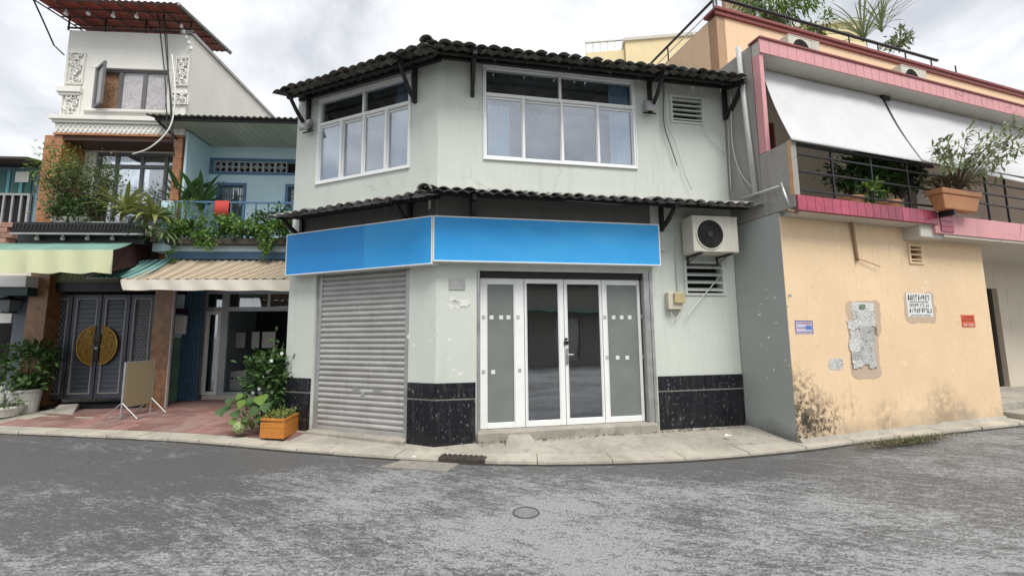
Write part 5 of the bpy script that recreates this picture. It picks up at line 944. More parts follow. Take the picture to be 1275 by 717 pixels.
fr_ = MB(); A0, A1, A2, A3 = x_(249), x_(274), x_(280), 4.2; zh = V.uv(300, 385, OS)[1]
for (a, b) in ((A0, A0 + .09), (A1 - .02, A2 + .03), (A3 - .08, A3)): fr_.box(V, a, b, OS - .06, OS, zsl, 3.2)
fr_.box(V, A0, A3, OS - .058, OS - .002, zh - .05, zh + .06); fr_.box(V, A0, A3, OS - .058, OS - .002, ztp - .3, ztp - .05); fr_.box(V, x_(330), x_(330) + .06, OS - .056, OS - .004, zh + .06, ztp - .3); fr_.box(V, A2, A3, OS - .058, OS - .002, zsl, zsl + .06); fr_.box(V, A0, A3, OS - .058, OS - .001, ztp - .05, 3.4)
sf = fr_.build('shop_frame', simple('grey aluminium', (.42, .46, .48), .4, .1, 4, .3), bh)
q = MB(); bars(q, V, A0 + .09, A1 - .02, zsl, zh - .05, OS - .01, .08, .05); d = q.build('shop_door', M_alu, bh); pane(V, A0 + .15, A1 - .08, zsl + .08, zh - .12, OS - .03, M_dglass, d); pane(V, A0 + .09, A1, zh + .06, ztp - .3, OS - .03, M_dglass, sf); pane(V, A2 + .03, A3 - .08, zh + .06, ztp - .3, OS - .03, M_dglass, sf)
q = MB(); q.box(V, c0r[1] + .06, 4.3, -3.2, -3.1, 0, 3.4); q.box(V, c0r[1] + .06, c0r[1] + .16, -3.1, OS - .1, 0, 3.4); q.box(V, c0r[1] + .06, 4.3, -5.1, OS - .1, 3.2, 3.3); q.box(V, c0r[1] + .06, 4.3, -5.1, OS - .1, .05, .2); q.build('shop_interior', simple('dim interior paint', (.22, .26, .30), .8), bh)
for i, (a, b, c_, d_) in enumerate(((292, 414, 303, 433), (312, 413, 321, 433), (325, 413, 341, 433))): r4 = V.rc(a, b, c_, d_, -2.1); q = MB(); q.box(V, r4[0], r4[1], -2.2, -2.15, r4[2], r4[3]); q.build('wall_poster', M_paper, bh)
r4 = V.rc(285, 392, 302, 413, -3.0); q = MB(); q.box(V, *r4[:2], -3.05, -3, *r4[2:]); q.build('hanging_banner', simple('purple cloth', (.06, .03, .12), .8), bh)
r4 = V.rc(282, 462, 306, 488, -2.0); t = thing('shop_bench', 'white plastic cabinet with dark slots inside the shop front', 'cabinet', V.pt((r4[0] + r4[1]) / 2, -2.1, .2)); q = MB(); q.box(V, r4[0], r4[1], -2.4, -2.0, .205, r4[3]); q.build('body', M_white, t, bevel=.04)
for i in range(3): s_ = r4[0] + .1 + i * (r4[1] - r4[0] - .1) / 3; q = MB(); q.box(V, s_, s_ + .08, -2.0, -1.99, r4[3] - .2, r4[3] - .16); q.build('slot', M_void, t)
r4 = V.rc(300, 444, 330, 452, -2.3); t = thing('shop_table', 'low table with a crumpled red cloth inside the shop front', 'table', V.pt((r4[0] + r4[1]) / 2, -2.6, .2)); q = MB(); q.box(V, r4[0], r4[1] + .3, -2.9, -2.45, r4[2] - .05, r4[2]); q.build('top', M_winf, t)
for sx in (r4[0] + .05, r4[1] + .22):
    for oo in (-2.85, -2.53): q = MB(); q.box(V, sx, sx + .04, oo, oo + .04, .205, r4[2] - .05); q.build('leg', M_winf, t)
q = MB(); r_ = random.Random(3); vs = []; n_ = 12
for j in range(n_ + 1):
    for i in range(n_ + 1): vs.append(V.pt(r4[0] + .1 + .5 * i / n_, -2.85 + .38 * j / n_, r4[2] + .01 + .16 * sin(pi * i / n_) * sin(pi * j / n_) * (.7 + .3 * r_.random())))
q.add(vs, [(j * (n_ + 1) + i, (j + 1) * (n_ + 1) + i, (j + 1) * (n_ + 1) + i + 1, j * (n_ + 1) + i + 1) for j in range(n_) for i in range(n_)]); q.build('red_cloth', simple('faded red cloth', (.35, .05, .06), .9), t, smooth=True)

# ================================================================== TEAL HOUSE at the far left
th_ = thing('teal_house', 'teal corrugated house at the far left edge above the awning', 'building', V.pt(-4.2, -.3, 0)); OT = -.4
tr = V.rc(-60, 208, 55, 292, OT); q = MB(); n_ = 72; vs = []
for zz_ in (tr[2] - .3, tr[3]):
    for i in range(n_ + 1): vs.append(V.pt(tr[0] + (tr[1] - tr[0]) * i / n_, OT + .02 * sin(i * pi / 2), zz_))
q.add(vs, [(i, i + 1, n_ + 2 + i, n_ + 1 + i) for i in range(n_)]); q.build('sheet_wall', M_tealp2, th_)
q = MB(); q.box(V, tr[0], tr[1], -4, OT - .05, 3.0, tr[3]); q.build('house_body', M_tealp2, th_)
q = MB(); q.hexa([V.pt(tr[0] - .3, .1, tr[3] + .0), V.pt(tr[1] + .05, .1, tr[3] + .0), V.pt(tr[1] + .05, -4, tr[3] + .5), V.pt(tr[0] - .3, -4, tr[3] + .5), V.pt(tr[0] - .3, .1, tr[3] + .05), V.pt(tr[1] + .05, .1, tr[3] + .05), V.pt(tr[1] + .05, -4, tr[3] + .55), V.pt(tr[0] - .3, -4, tr[3] + .55)]); q.build('roof', M_iron, th_)
wt = V.rc(-50, 241, 37, 288, OT + .05); q = MB(); q.box(V, wt[0], wt[1], OT + .025, OT + .04, wt[2], wt[3]); q.build('window_dark', M_void, th_); q = MB(); bars(q, V, *wt, OT + .09, .05, .05); wn = q.build('window', M_steel, th_)
for i in range(1, 8): s_ = wt[0] + (wt[1] - wt[0]) * i / 8; q = MB(); q.box(V, s_ - .02, s_ + .02, OT + .05, OT + .085, wt[2] + .05, wt[3] - .05); q.build('window_bar', M_steel, wn)
up = V.rc(-50, 212, 40, 240, OT + .05); n_ = 11
for i in range(n_): s_ = up[0] + (up[1] - up[0]) * i / n_; q = MB(); q.box(V, s_, s_ + (up[1] - up[0]) / n_ * (.55 if i % 2 else .9), OT + .03, OT + .05, up[2], up[3]); q.build('sheet_strip', M_tealp if i % 2 else simple('dark green sheet', (.02, .10, .085), .5), th_)
q = MB(); q.box(V, V.uv(19, 220, OT + .06)[0], V.uv(36, 220, OT + .06)[0], OT + .052, OT + .06, V.uv(27, 228, OT)[1], V.uv(27, 215, OT)[1]); q.build('notice_sheet', M_paper, th_)
br = V.rc(-40, 276, 16, 302, OT + .3)
M_brick = simple('weathered brick', (.34, .20, .15), .8, .25, 9, 0, .3, .2)
for j in range(4):
    for i in range(7): q = MB(); s_ = br[1] - (i + 1) * .24 + (.12 if j % 2 else 0) - .12; z_ = br[2] + j * (br[3] - br[2]) / 4; q.box(V, s_, s_ + .228, OT + .1, OT + .3, z_, z_ + (br[3] - br[2]) / 4 - .012); q.build('brick', M_brick, th_)
q = MB(); q.box(V, tr[0], c0l[0] - .02, OT - .1, OT + .1, 3.0, br[2] - .0); q.build('upper_beam', M_slab, th_)
gl = thing('grey_shopfront', 'dim grey shop front with slate pilaster below the cream awning at far left', 'building', V.pt(-3.9, -.2, 0))
pl = V.rc(13, 380, 30, 470, -.1); q = MB(); q.box(V, pl[0], c0l[0] - .005, -.4, -.1, 0, 3.0); q.build('pilaster', simple('slate grey wall', (.10, .12, .14), .5, .15), gl); q = MB(); q.box(V, c0l[0] - .08, c0l[0] - .045, -.1, -.08, 0.1, 2.7); q.build('edge_strip', simple('bright edge strip', (.45, .43, .36), .4), gl)
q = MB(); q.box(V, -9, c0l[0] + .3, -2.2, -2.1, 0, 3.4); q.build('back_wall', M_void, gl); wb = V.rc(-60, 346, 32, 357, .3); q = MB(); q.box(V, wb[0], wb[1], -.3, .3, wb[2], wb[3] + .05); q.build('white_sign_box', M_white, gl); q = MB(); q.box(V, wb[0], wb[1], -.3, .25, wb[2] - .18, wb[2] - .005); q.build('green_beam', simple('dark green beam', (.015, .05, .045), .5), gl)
pl4 = V.rc(-40, 376, 12, 402, -.9); q = MB(); q.box(V, *pl4[:2], -1, -.95, *pl4[2:]); q.build('pale_panel', M_paper, gl)
ls, lz = V.uv(16, 381, .0); t = thing('wall_lantern', 'black four sided wall lantern on the slate pilaster', 'lamp', V.pt(ls, 0, lz)); q = MB(); c_ = V.pt(ls, .06, lz)
def frust(q, c, w0, w1, z0, z1): q.hexa([c + V.d * sx * w0 + V.n * sy * w0 + Vector((0, 0, z0)) for sx, sy in ((-1, 1), (1, 1), (1, -1), (-1, -1))] + [c + V.d * sx * w1 + V.n * sy * w1 + Vector((0, 0, z1)) for sx, sy in ((-1, 1), (1, 1), (1, -1), (-1, -1))])
frust(q, c_, .16, .03, .12, .2); frust(q, c_, .02, .02, .2, .26); frust(q, c_, .08, .09, -.16, -.13); q.build('lantern_frame', M_black, t); q = MB(); frust(q, c_, .08, .13, -.129, .119); q.build('lantern_glass', simple('smoked lamp glass', (.12, .14, .15), .15, .1), t)
q = MB(); q.tube([c_ + Vector((0, 0, .24)), V.pt(ls + .12, .02, lz + .3), V.pt(ls + .16, -.1, lz + .1)], .015, 6); q.build('arm', M_black, t)

# ================================================================== blank standing board
bf0, bf1 = gz(150, 522, .12), gz(187, 514, .12); d_ = (bf1 - bf0); BF = Fr(bf0, math.degrees(atan2(d_.x, d_.y))); wB = d_.length; t = thing('standing_board', 'blank tan notice board on a thin metal stand on the red pavers', 'sign', (bf0 + bf1) / 2)
zt_ = BF.uv(150, 452)[1]; zb_ = BF.uv(152, 508)[1]; q = MB(); q.box(BF, .03, wB + .02, -.012, .012, zb_, zt_); q.build('board', simple('tan board', (.27, .22, .135), .6, .06, 2), t, bevel=.003)
for s_ in (0, wB):
    q = MB(); q.tube([BF.pt(s_, 0, .13), BF.pt(s_, 0, zt_ + .01)], .016, 8); q.build('upright', M_steel, t)
    for oo in (-.32, .32): q = MB(); q.tube([BF.pt(s_, 0, .42), BF.pt(s_, oo, .13)], .012, 6); q.build('foot_strut', M_steel, t)
q = MB(); q.tube([BF.pt(0, .30, .14), BF.pt(wB, .30, .14)], .014, 6); q.build('base_bar', M_steel, t); q = MB(); q.tube([BF.pt(0, 0, zt_), BF.pt(wB, 0, zt_)], .013, 6); q.build('top_bar', M_steel, t)

# ================================================================== houses across the street (seen only in the window reflections)
M_opp = painted('ochre grey house paint', (.30, .29, .26), amt=.3, streak=.4)
OF = Fr((34, -7.5), 270); op = thing('opposite_house', 'long two storey house across the street, seen reflected in the door glass', 'building', (0, -7.5, 0))
q = MB(); hs_ = [(1 + i * 3, 2.4 + i * 3, .3, 2.4) for i in range(15)]; walls(q, OF, 0, 46, -.05, 4.2, hs_, .25); q.box(OF, 0, 46, -6, -.3, 0, 4.1); q.build('wall', M_opp, op)
for h4 in hs_: q = MB(); q.box(OF, h4[0], h4[1], -.2, -.1, h4[2], h4[3]); q.build('shutter', M_steel, op)
q = MB(); q.box(OF, -.3, 46.3, -6, .5, 4.2, 4.4); q.build('roof', M_tile, op); q = MB(); q.box(OF, 22, 31, .0, 1.2, 2.7, 2.8); q.build('awning', M_grn, op)
# ================================================================== PLANTS
ML1 = leafmat('deep green leaves', (.025, .06, .016), (.08, .16, .04)); ML2 = leafmat('bright yellow green leaves', (.07, .15, .02), (.17, .27, .05)); ML3 = leafmat('grey green leaves', (.06, .105, .035), (.16, .22, .09)); ML4 = leafmat('strappy green blades', (.02, .055, .02), (.09, .16, .045)); ML5 = leafmat('yellow striped blades', (.11, .16, .03), (.28, .29, .10)); M_twig = simple('woody twig', (.09, .065, .045), .8, .2, 20)
ML6 = leafmat('pale sparse leaves', (.10, .15, .06), (.24, .27, .14))
def leaf(q, p, d, n_, L_, W_, bend=.25):
    d = d.normalized(); s = d.cross(n_); s = s.normalized() if s.length > 1e-4 else d.orthogonal().normalized(); up_ = s.cross(d).normalized()
    a = p; b = p + d * L_ * .5 + up_ * L_ * bend * .25; c = p + d * L_ - up_ * L_ * bend * .4
    q.add([a, b - s * W_ * .5 - up_ * W_ * .12, b, b + s * W_ * .5 - up_ * W_ * .12, c], [(0, 1, 2), (0, 2, 3), (1, 4, 2), (2, 4, 3)])
def rv(r_): 
    while True:
        v = Vector((r_.uniform(-1, 1), r_.uniform(-1, 1), r_.uniform(-1, 1)))
        if .05 < v.length < 1: return v
def crown(q, c, rad, n, L_, W_, clumps, r_, spread=.42, twigs=None, root=None, droop=0., flat=0.):
    cs = []
    for i in range(clumps):
        v = rv(r_); v = v.normalized() * (v.length ** .45); cs.append(Vector((c.x + v.x * rad[0], c.y + v.y * rad[1], c.z + v.z * rad[2])))
    if twigs is not None:
        for p in cs: m_ = root.lerp(p, .5) + rv(r_) * .06; twigs.tube([root + rv(r_) * .03, m_, p], .012, 5, .003)
    for i in range(n):
        c0 = r_.choice(cs); g_ = Vector((r_.gauss(0, 1) * rad[0], r_.gauss(0, 1) * rad[1], r_.gauss(0, 1) * rad[2])) * spread * .6; p = c0 + g_; dd = (p - c).normalized() * .7 + rv(r_) * .9; dd.z -= droop; nn = Vector((r_.uniform(-.6, .6), r_.uniform(-.6, .6), 1)); sz = r_.uniform(.65, 1.2); leaf(q, p, dd, nn, L_ * sz, W_ * sz)
def blade(q, p, az, elev, L_, W_, curve, seg=6, fold=.25):
    d = Vector((cos(az), sin(az), 0)); s = Vector((-sin(az), cos(az), 0)); pts = []; pos = Vector(p); e_ = elev
    for i in range(seg + 1):
        t_ = i / seg; w_ = W_ * (sin(pi * (t_ * .82 + .14)) ** .8 if t_ < 1 else .02); pts.append((pos.copy(), w_, e_)); pos = pos + (d * cos(e_) + Vector((0, 0, sin(e_)))) * (L_ / seg); e_ -= curve / seg
    vs = []
    for (pp, w_, ee) in pts: nn = Vector((-d.x * sin(ee), -d.y * sin(ee), cos(ee))); vs += [pp - s * w_ / 2 + nn * w_ * fold, pp, pp + s * w_ / 2 + nn * w_ * fold]
    fs = []
    for i in range(seg): a = i * 3; fs += [(a, a + 1, a + 4, a + 3), (a + 1, a + 2, a + 5, a + 4)]
    q.add(vs, fs)
def bush(name, label, c, rad, n, L_, W_, mat, clumps=14, seed=1, root=None, group=None, stem_r=.02, droop=0.):
    r_ = random.Random(seed); c = Vector(c); root = Vector(root) if root else Vector((c.x, c.y, c.z - rad[2])); t = thing(name, label, 'plant', root, group); q = MB(); tw = MB(); crown(q, c, rad, n, L_, W_, clumps, r_, twigs=tw, root=root, droop=droop); q.build('foliage', mat, t, kind='stuff'); tw.build('stems', M_twig, t, kind='stuff'); return t
def rosette(name, label, p, n, L_, W_, mat, seed, elev=(.3, 1.4), curve=(.5, 1.4), fold=.2, group=None):
    r_ = random.Random(seed); t = thing(name, label, 'plant', p, group)
    for i in range(n): q = MB(); blade(q, Vector(p) + rv(r_) * .02, 2 * pi * i / n * 2.4 + r_.uniform(-.3, .3), r_.uniform(*elev), L_ * r_.uniform(.7, 1.1), W_ * r_.uniform(.8, 1.15), r_.uniform(*curve), fold=fold); q.build('leaf', mat, t, smooth=True)
    return t
def pot(name, label, c, r0, r1, h, mat, n=22, square=False):
    q = MB(); 
    if square: q = MB(); f_ = Fr(c, 86); q.hexa([f_.pt(sx * r0, sy * r0 * .8, c[2]) for sx, sy in ((-1, 1), (1, 1), (1, -1), (-1, -1))] + [f_.pt(sx * r1, sy * r1 * .8, c[2] + h) for sx, sy in ((-1, 1), (1, 1), (1, -1), (-1, -1))]); t = thing(name, label, 'pot', c); q.build('body', mat, t, bevel=.01); q = MB(); q.box(f_, -r1 + .03, r1 - .03, -r1 * .8 + .03, r1 * .8 - .03, c[2] + h, c[2] + h + .006); q.build('soil', M_soil, t); return t
    t = thing(name, label, 'pot', c); q.lathe(c, [(0, 0), (r0, 0), (r0 * 1.03, .02), (r1, h - .05), (r1 * 1.07, h - .045), (r1 * 1.07, h), (r1 * .94, h), (r1 * .92, h - .04)], n); q.build('body', mat, t, smooth=False); q = MB(); q.lathe(c, [(0, h - .045), (r1 * .93, h - .04)], n); q.build('soil', M_soil, t); return t
M_soil = simple('dark soil', (.035, .025, .018), .95, .3, 30); M_wpot = simple('white glazed pot', (.62, .61, .57), .35, .12, 6, 0, .05); M_terra = simple('terracotta', (.48, .22, .10), .6, .15, 6)
# -- pots at the far left
c = gz(28, 514, .12); pot('flower_pot', 'tall white ribbed pot beside the left granite column', c, .2, .25, .48, M_wpot); bush('leafy_shrub', 'dark leafy shrub in the tall white pot', c + Vector((-.05, 0, .98)), (.46, .38, .36), 900, .13, .07, ML1, 22, 3, c + Vector((0, 0, .46)))
c = gz(4, 518, .12); pot('flower_pot', 'low wide white bowl pot at the far left edge', c, .22, .28, .2, M_wpot); bush('bowl_plant', 'small pale succulent clump in the low bowl pot', c + Vector((0, 0, .32)), (.26, .22, .16), 260, .08, .045, ML3, 12, 4, c + Vector((0, 0, .16)))
c = gz(-8, 505, .12); pot('flower_pot', 'partly cropped white pot behind the low bowl', c + Vector((0, .2, 0)), .2, .24, .55, M_wpot); bush('bowl_plant', 'green plant in the pot cropped by the left edge', c + Vector((.1, .2, .8)), (.35, .3, .3), 350, .12, .05, ML4, 14, 5, c + Vector((0, .2, .5)))
# -- bush, hosta and orange planter by the left pier
c = gz(318, 534, .12); t = bush('flowering_shrub', 'tall leafy shrub with white flowers against the left pier', Vector((c.x + .12, c.y + .25, .76)), (.40, .30, .52), 1500, .12, .065, ML1, 30, 11, (c.x + .1, c.y + .2, .12))
r_ = random.Random(12)
for (x, y) in ((323, 484), (315, 489), (338, 449), (334, 463), (351, 440), (327, 470)):
    p = gz(x, y, .0); dd = ray(x, y); yy = c.y + .0; p = Vector((0, 0, EYE)) + dd * (yy / dd.y); q = MB()
    for j in range(5): a = j * 1.257; leaf(q, p, Vector((cos(a), -.25, sin(a))), Vector((0, -1, .3)), .034, .03)
    q.build('flower', M_paper, t)
t = thing('broad_leaf_plant', 'low plant with broad bright leaves at the foot of the flowering shrub', 'plant', gz(305, 538, .12))
for i, (x, y, sz) in enumerate(((325, 497, .30), (316, 512, .24), (293, 515, .22), (283, 508, .18), (300, 503, .20), (310, 500, .22), (330, 507, .22), (275, 513, .2), (290, 525, .16), (305, 522, .17), (320, 522, .18), (285, 500, .16), (297, 494, .17))):
    dd = ray(x, y); sz *= .8; yy = 6.75 + r_.uniform(-.12, .1); p = Vector((0, 0, EYE)) + dd * (yy / dd.y); q = MB(); a = r_.uniform(-2.6, -.5); d3 = Vector((cos(a) * .7, -.5, r_.uniform(-.7, -.1))); up3 = Vector((0, -.7, .7)); d3.normalize(); s3 = d3.cross(up3).normalized(); n3 = s3.cross(d3)
    prof = [(0, .05), (.15, .36), (.35, .46), (.6, .38), (.82, .2), (1, .01)]; vs = []; p = p - d3 * sz * .5
    for tt, w_ in prof: pp = p + d3 * sz * tt - n3 * sz * .18 * tt * tt; vs += [pp - s3 * w_ * sz + n3 * .10 * sz * w_ * 2, pp, pp + s3 * w_ * sz + n3 * .10 * sz * w_ * 2]
    fs = []
    for j in range(5): b = j * 3; fs += [(b, b + 1, b + 4, b + 3), (b + 1, b + 2, b + 5, b + 4)]
    q.add(vs, fs); q.build('leaf', ML4 if i % 4 else ML2, t, smooth=True); q = MB(); q.tube([Vector((gz(308, 538, .12).x, 6.9, .13)), p.lerp(Vector((gz(308, 538, .12).x, 6.9, .4)), .4), p], .006, 5); q.build('leaf_stalk', ML2, t)
c = gz(298, 541, .10); t = thing('hydrangea', 'single pale green round hydrangea bloom lying near the kerb', 'plant', c); q = MB(); r_ = random.Random(21)
for i in range(260): v = rv(r_).normalized(); p = c + Vector((0, 0, .115)) + v * .10; leaf(q, p, v.cross(rv(r_)), v, .035, .03, .1)
q.build('petals', leafmat('pale green petals', (.30, .38, .16), (.46, .52, .28)), t, kind='stuff'); q = MB(); q.lathe(c + Vector((0, 0, .115)), [(0, -.09), (.06, -.07), (.09, 0), (.06, .07), (0, .09)], 10); q.build('core', simple('pale green core', (.25, .33, .13), .8), t)
c0_, c1_, c2_ = gz(323, 545, .09), gz(353, 546.5, .09), gz(377, 533, .09); c3_ = c0_ + (c2_ - c1_); hp = .30; M_op = simple('orange painted timber', (.52, .20, .035), .6, .22, 5, 0, .2)
t = thing('planter_box', 'orange painted wooden planter box beside the roller shutter', 'planter', (c0_ + c1_ + c2_ + c3_) / 4); cs = [c0_, c1_, c2_, c3_]
for i in range(4):
    a, b = cs[i], cs[(i + 1) % 4]; dn = (b - a).normalized(); nn = Vector((dn.y, -dn.x, 0)) * .02
    for j in range(2): q = MB(); z0_ = .09 + j * hp / 2; z1_ = z0_ + hp / 2 - .003; A_, B_ = a + dn * (.0 if i % 2 else .021), b - dn * (.0 if i % 2 else .021); q.hexa([Vector((p.x, p.y, z)) for z in (z0_, z1_) for p in (A_, B_, B_ - nn, A_ - nn)]); q.build('side_board', M_op, t, bevel=.004)
q = MB(); q.prism([Vector((p.x, p.y, .09 + hp - .06)) for p in cs], (0, 0, .02)); q.build('soil', M_soil, t)
m_ = (c0_ + c1_ + c2_ + c3_) / 4; q = MB(); r_ = random.Random(31); t2 = thing('planter_sprouts', 'small yellow green sprouts growing in the orange planter', 'plant', m_ + Vector((0, 0, .30)))
for i in range(520): u_, v_ = r_.random() * .9 + .05, r_.random() * .9 + .05; p = c0_.lerp(c1_, u_).lerp(c3_.lerp(c2_, u_), v_); p.z = .09 + hp - .05 + r_.random() * .11; leaf(q, p, rv(r_) + Vector((0, 0, .5)), Vector((0, 0, 1)), .05, .03)
q.build('foliage', leafmat('yellow sprouts', (.10, .14, .03), (.27, .29, .09)), t2, kind='stuff')
# -- villa balcony
AV = lambda x, y, o: V.pt(V.uv(x, y, o)[0], o, V.uv(x, y, o)[1])
zfl = f0[3] - .06
for (x, w_, lb) in ((80, .17, 'left white square pot on the villa balcony'), (103, .17, 'white square pot beside the red stem on the villa balcony'), (125, .2, 'long white trough pot in the middle of the villa balcony'), (152, .2, 'right white trough pot on the villa balcony')):
    p = AV(x, 283, .45); p.z = zfl; pot('balcony_pot', lb, p, w_ * .85, w_, .24 if x < 110 else .12, M_wpot, square=True)
def spot(x, y, o): return AV(x, y, o)
bush('balcony_bush', 'fine leaved bamboo like bush at the left of the villa balcony', spot(82, 240, .45), (.46, .32, .52), 2000, .09, .03, ML3, 40, 41, (spot(85, 278, .45)))
bush('balcony_bush', 'feathery shrub reaching over the orange column at upper left', spot(72, 210, .5), (.45, .3, .42), 700, .10, .025, ML2, 26, 42, spot(80, 250, .5), droop=.2)
bush('balcony_bush', 'airy grey green bush before the villa balcony glass', spot(118, 232, .4), (.42, .35, .62), 1700, .07, .035, ML3, 34, 43, spot(112, 278, .4))
bush('balcony_bush', 'low dark filler plants along the villa balcony edge', spot(98, 262, .55), (.5, .25, .28), 1000, .08, .04, ML1, 24, 44, spot(98, 280, .5))
rosette('strap_leaf_plant', 'yellow striped strap leaf plant at the middle of the villa balcony', spot(155, 268, .55), 40, .8, .085, ML5, 45, (.3, 1.4), (.6, 1.7))
rosette('strap_leaf_plant', 'bright strap leaf plant between villa and blue balcony', spot(190, 272, .5), 32, .7, .08, ML5, 46, (.1, 1.2), (.8, 1.9))
rosette('strap_leaf_plant', 'trailing strap leaf plant hanging over the black fascia end', spot(185, 288, .8), 18, .5, .05, ML4, 47, (-.2, 1.0), (.8, 1.8))
rosette('agave_plant', 'large dark broad blade plant rising behind the blue railing', spot(225, 262, -.15), 16, 1.05, .16, ML4, 48, (.75, 1.5), (.0, .7), .35)
rosette('agave_plant', 'second dark blade plant right of the large one', spot(250, 262, -.2), 12, .95, .13, ML4, 49, (.7, 1.4), (.1, .7), .35)
bush('balcony_bush', 'spiky upright green sprigs in front of the blue railing', spot(225, 272, .35), (.4, .2, .35), 420, .17, .022, ML2, 12, 50, spot(225, 290, .3))
# hanging greenery over the blue balcony edge
r_ = random.Random(60); t = thing('trailing_plant', 'mass of bright green trailing plants spilling over the blue balcony', 'plant', spot(290, 300, .4)); q = MB(); q2 = MB()
for i in range(60):
    x = r_.uniform(212, 362); y = r_.uniform(276, 297) + 5 * sin(x * .08); c_ = spot(x, y, r_.uniform(.25, .5)); crown(q if r_.random() < .75 else q2, c_, (.13, .12, .10), 75, .075, .05, 5, r_, .6)
for (x, y0, y1) in ((213, 295, 322), (262, 296, 308), (327, 295, 318), (333, 298, 314), (246, 296, 306)):
    for j in range(6): crown(q, spot(x + r_.uniform(-3, 3), y0 + (y1 - y0) * j / 5, .5), (.06, .05, .06), 26, .06, .045, 3, r_, .6)
q.build('foliage', leafmat('fresh green trailing leaves', (.09, .19, .03), (.21, .34, .085)), t, kind='stuff'); q2.build('foliage', ML1, t, kind='stuff')
bush('balcony_bush', 'dark bushy plants at the right end of the blue balcony', spot(345, 272, .2), (.5, .2, .2), 700, .08, .05, ML1, 22, 61, spot(345, 285, .2))
rosette('fern_plant', 'brown green drooping fern at the left end of the trailing plants', spot(205, 292, .65), 22, .45, .05, ML3, 62, (-.2, .8), (.6, 1.6))
q = MB(); b4 = V.rc(205, 296, 356, 304, .5); q.box(V, b4[0], b4[1], .33, .5, b4[2], b4[3]); setp(q.build('balcony_trough', M_iron, bevel=.01), 'long dark trough holding the trailing plants on the blue balcony', 'planter')
# -- peach balcony
AP2 = lambda x, y, o: P.pt(P.uv(x, y, o)[0], o, P.uv(x, y, o)[1])
for i, (x, lb) in enumerate(((1062, 'dense dark shrub behind the black railing, nearest the pale post'), (1092, 'dense dark shrub behind the middle of the black railing'), (1122, 'dark shrub behind the right end of the black railing'))): bush('balcony_bush', lb, AP2(x, 216, -.1), (.36, .13, .28), 1100, .11, .055, ML1, 22, 70 + i, AP2(x, 245, -.1), 'shrubs behind the peach balcony railing')
bush('balcony_bush', 'small bright shoot poking through the crimson balcony railing', AP2(1082, 240, .22), (.18, .12, .15), 160, .08, .04, ML2, 7, 75, AP2(1085, 252, .2))
for x, lb in ((1056, 'terracotta pot on the crimson balcony behind the railing'), (1100, 'second terracotta pot on the crimson balcony')): p = AP2(x, 243, -.0); p.z = 3.47; pot('flower_pot', lb, p, .16, .2, .32, M_terra)
q = MB(); x0, x1, y0, y1 = P.rc(1141, 212, 1156, 272, -.3); q.box(P, x0, x1, -.5, -.3, 3.4, y1 + .1); q.build('grey_pillar', M_slab, pb)
x0, x1, y0, y1 = P.rc(1174, 237, 1222, 261, .5); t = thing('hanging_planter', 'long terracotta planter hung outside the black balcony railing', 'planter', P.pt((x0 + x1) / 2, .45, y0)); q = MB(); zm = y0 + (y1 - y0) * .72
def ring(s0, s1, o0, o1, z): return [P.pt(s0, o1, z), P.pt(s1, o1, z), P.pt(s1, o0, z), P.pt(s0, o0, z)]
q.hexa(ring(x0 + .1, x1 - .1, .33, .47, y0) + ring(x0 + .02, x1 - .02, .30, .5, zm)); q.build('body', M_terra, t, bevel=.015); q = MB(); q.hexa(ring(x0, x1, .285, .515, zm + .002) + ring(x0 - .01, x1 + .01, .28, .52, y1)); q.build('rim', M_terra, t, bevel=.015)
q = MB(); q.box(P, x0 + .25, x0 + .29, .2, .5, y0 - .1, y0 - .01); q.build('hanger', M_black, t); q = MB(); q.box(P, x0 + .03, x1 - .03, .31, .5, y1 - .001, y1 + .01); q.build('soil', M_soil, t)
bush('planter_plant', 'dry brownish low plants filling the terracotta planter', P.pt((x0 + x1) / 2 - .1, .4, y1 + .1), (.45, .08, .11), 500, .10, .03, leafmat('dry leaves', (.12, .10, .05), (.24, .20, .10)), 16, 80)
t = thing('slender_tree', 'slender open tree with pale leaves rising from the terracotta planter', 'tree', P.pt((x0 + x1) / 2, .45, y1)); tw = MB(); fo = MB(); r_ = random.Random(81); base = P.pt((x0 + x1) / 2, .45, y1)
tips = [(1165, 180), (1180, 172), (1186, 195), (1205, 165), (1215, 190), (1230, 165), (1240, 195), (1252, 175), (1262, 150), (1275, 165), (1268, 185), (1285, 150), (1250, 160), (1225, 182), (1195, 205), (1175, 203), (1238, 212), (1290, 175), (1170, 190), (1210, 205), (1255, 200)]
for (x, y) in tips:
    tip = AP2(x, y, .5 + r_.uniform(-.15, .3)); m1 = base.lerp(tip, .4) + Vector((0, 0, .12)); tw.tube([base + rv(r_) * .02, m1, tip], .014, 6, .003)
    for j in range(5):
        c_ = m1.lerp(tip, .35 + .17 * j) + rv(r_) * .07; 
        for h in range(6): d3 = (tip - m1).normalized() * .5 + rv(r_) * .9; d3.z -= .2; leaf(fo, c_ + rv(r_) * .07, d3, Vector((r_.uniform(-.5, .5), -.4, 1)), .15 * r_.uniform(.7, 1.2), .042)
tw.build('trunk', M_twig, t, smooth=True); fo.build('crown', ML6, t, kind='stuff')
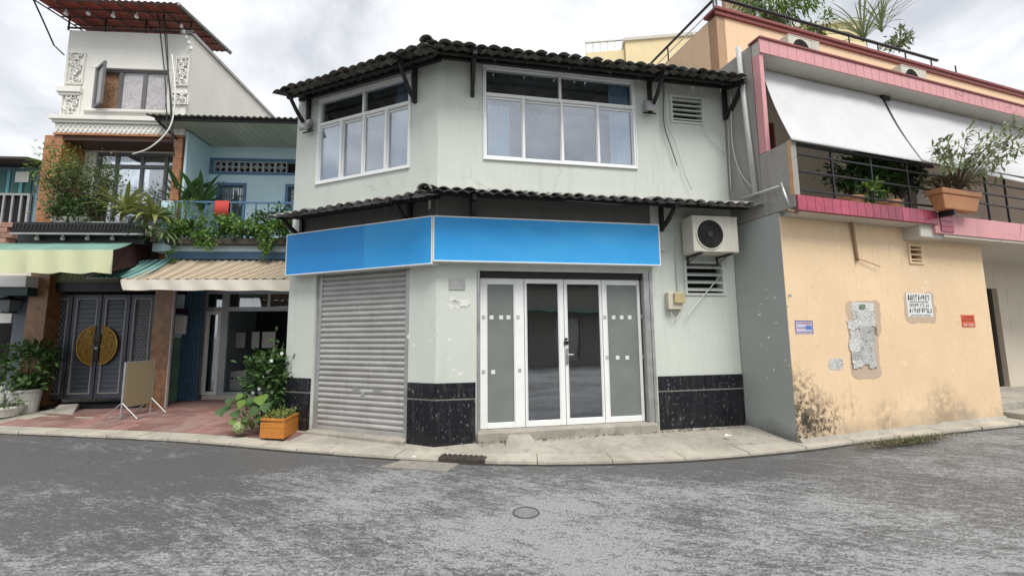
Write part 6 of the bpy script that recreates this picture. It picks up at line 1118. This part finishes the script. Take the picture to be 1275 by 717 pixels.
# -- peach roof plants
for i, (x, y, lb) in enumerate(((962, 8, 'yellow green weeping foliage above the peach roof railing on the left'),)):
    c_ = AP2(x, y, -1.6); bush('roof_bush', lb, c_ + Vector((0, 0, .15)), (.75, .4, .55), 1700, .20, .035, ML2, 30, 90, AP2(x, 35, -1.6), droop=.8)
rosette('grass_clump', 'tall arching grassy plant above the peach roof railing', AP2(1075, 52, -1.5), 60, 1.3, .026, ML6, 91, (.7, 1.5), (.3, 1.5)); rosette('grass_clump', 'taller leafy spike right of the arching grass on the peach roof', AP2(1098, 40, -1.5), 30, 1.15, .03, ML6, 92, (.9, 1.5), (.2, 1.3))
bush('roof_bush', 'small leafy plant at the right of the roof grass', AP2(1118, 52, -1.5), (.25, .2, .25), 240, .13, .05, ML6, 10, 93, AP2(1118, 62, -1.5)); bush('roof_bush', 'small yellow green tuft left of the roof grass', AP2(1022, 28, -1.4), (.3, .2, .2), 240, .12, .04, ML2, 10, 94, AP2(1022, 38, -1.4))
q = MB(); q.box(P, P.uv(903, 6, -2.6)[0], P.uv(938, 6, -2.6)[0], -2.7, -2.6, TRIM - .4, P.uv(920, -6, -2.6)[1]); setp(q.build('roof_screen', simple('woven brown screen', (.36, .24, .18), .8, .3, 25)), 'brown woven screen on the peach roof behind the weeping foliage', 'screen')
# -- weeds and litter along the kerb
q = MB(); r_ = random.Random(99)
for i in range(1500):
    u_ = r_.gauss(0, .5); g_ = gz(1130, 549, .05); p = g_ + P.d * u_ * .8 + P.n * r_.gauss(0, .05); p.z = .03 + r_.random() * .02; a = r_.uniform(0, 6.3); leaf(q, p, Vector((cos(a) * .8, sin(a) * .8, r_.uniform(.2, 1))), Vector((0, 0, 1)), r_.uniform(.04, .1), .012)
setp(q.build('kerb_weeds', leafmat('dusty weeds', (.06, .07, .03), (.20, .18, .10)), kind='stuff'), 'dusty low weeds growing along the kerb below the peach wall', 'weeds')
q = MB(); r_ = random.Random(101)
for i in range(170):
    f_ = r_.random(); s_ = 3.3 + 1.6 * r_.random() if f_ < .5 else r_.uniform(.6, 3.4); oo = r_.uniform(.0, .16) if f_ < .5 else .105 + r_.uniform(0, .06); p = R.pt(s_, oo, .122); a = r_.uniform(0, 6.3); leaf(q, p, Vector((cos(a), sin(a), r_.uniform(0, .5))), Vector((0, 0, 1)), r_.uniform(.02, .06), .03)
q.build('leaf_litter', leafmat('dry litter', (.05, .04, .03), (.22, .18, .13)), pav, kind='stuff')
for i, (x, y, lb) in enumerate(((905, 543, 'crumpled white paper scrap on the pavement by the black dado'), (938, 547, 'small white scrap on the pavement nearer the grey side wall'), (517, 570, 'white scrap lying on the drain at the kerb'), (1094, 556, 'pale scrap in the gutter below the peach wall'))):
    c_ = gz(x, y, .125 if i < 2 else (.09 if i == 2 else .01)); q = MB(); r_ = random.Random(110 + i); vs = [c_ + Vector((r_.uniform(-.07, .07), r_.uniform(-.04, .04), r_.uniform(.0, .03))) for _ in range(9)]; q.add(vs, [(0, 1, 2), (2, 3, 4), (4, 5, 0), (0, 2, 4), (5, 6, 7), (7, 8, 1), (1, 5, 7)]); setp(q.build('paper_scrap', M_paper), lb, 'litter')
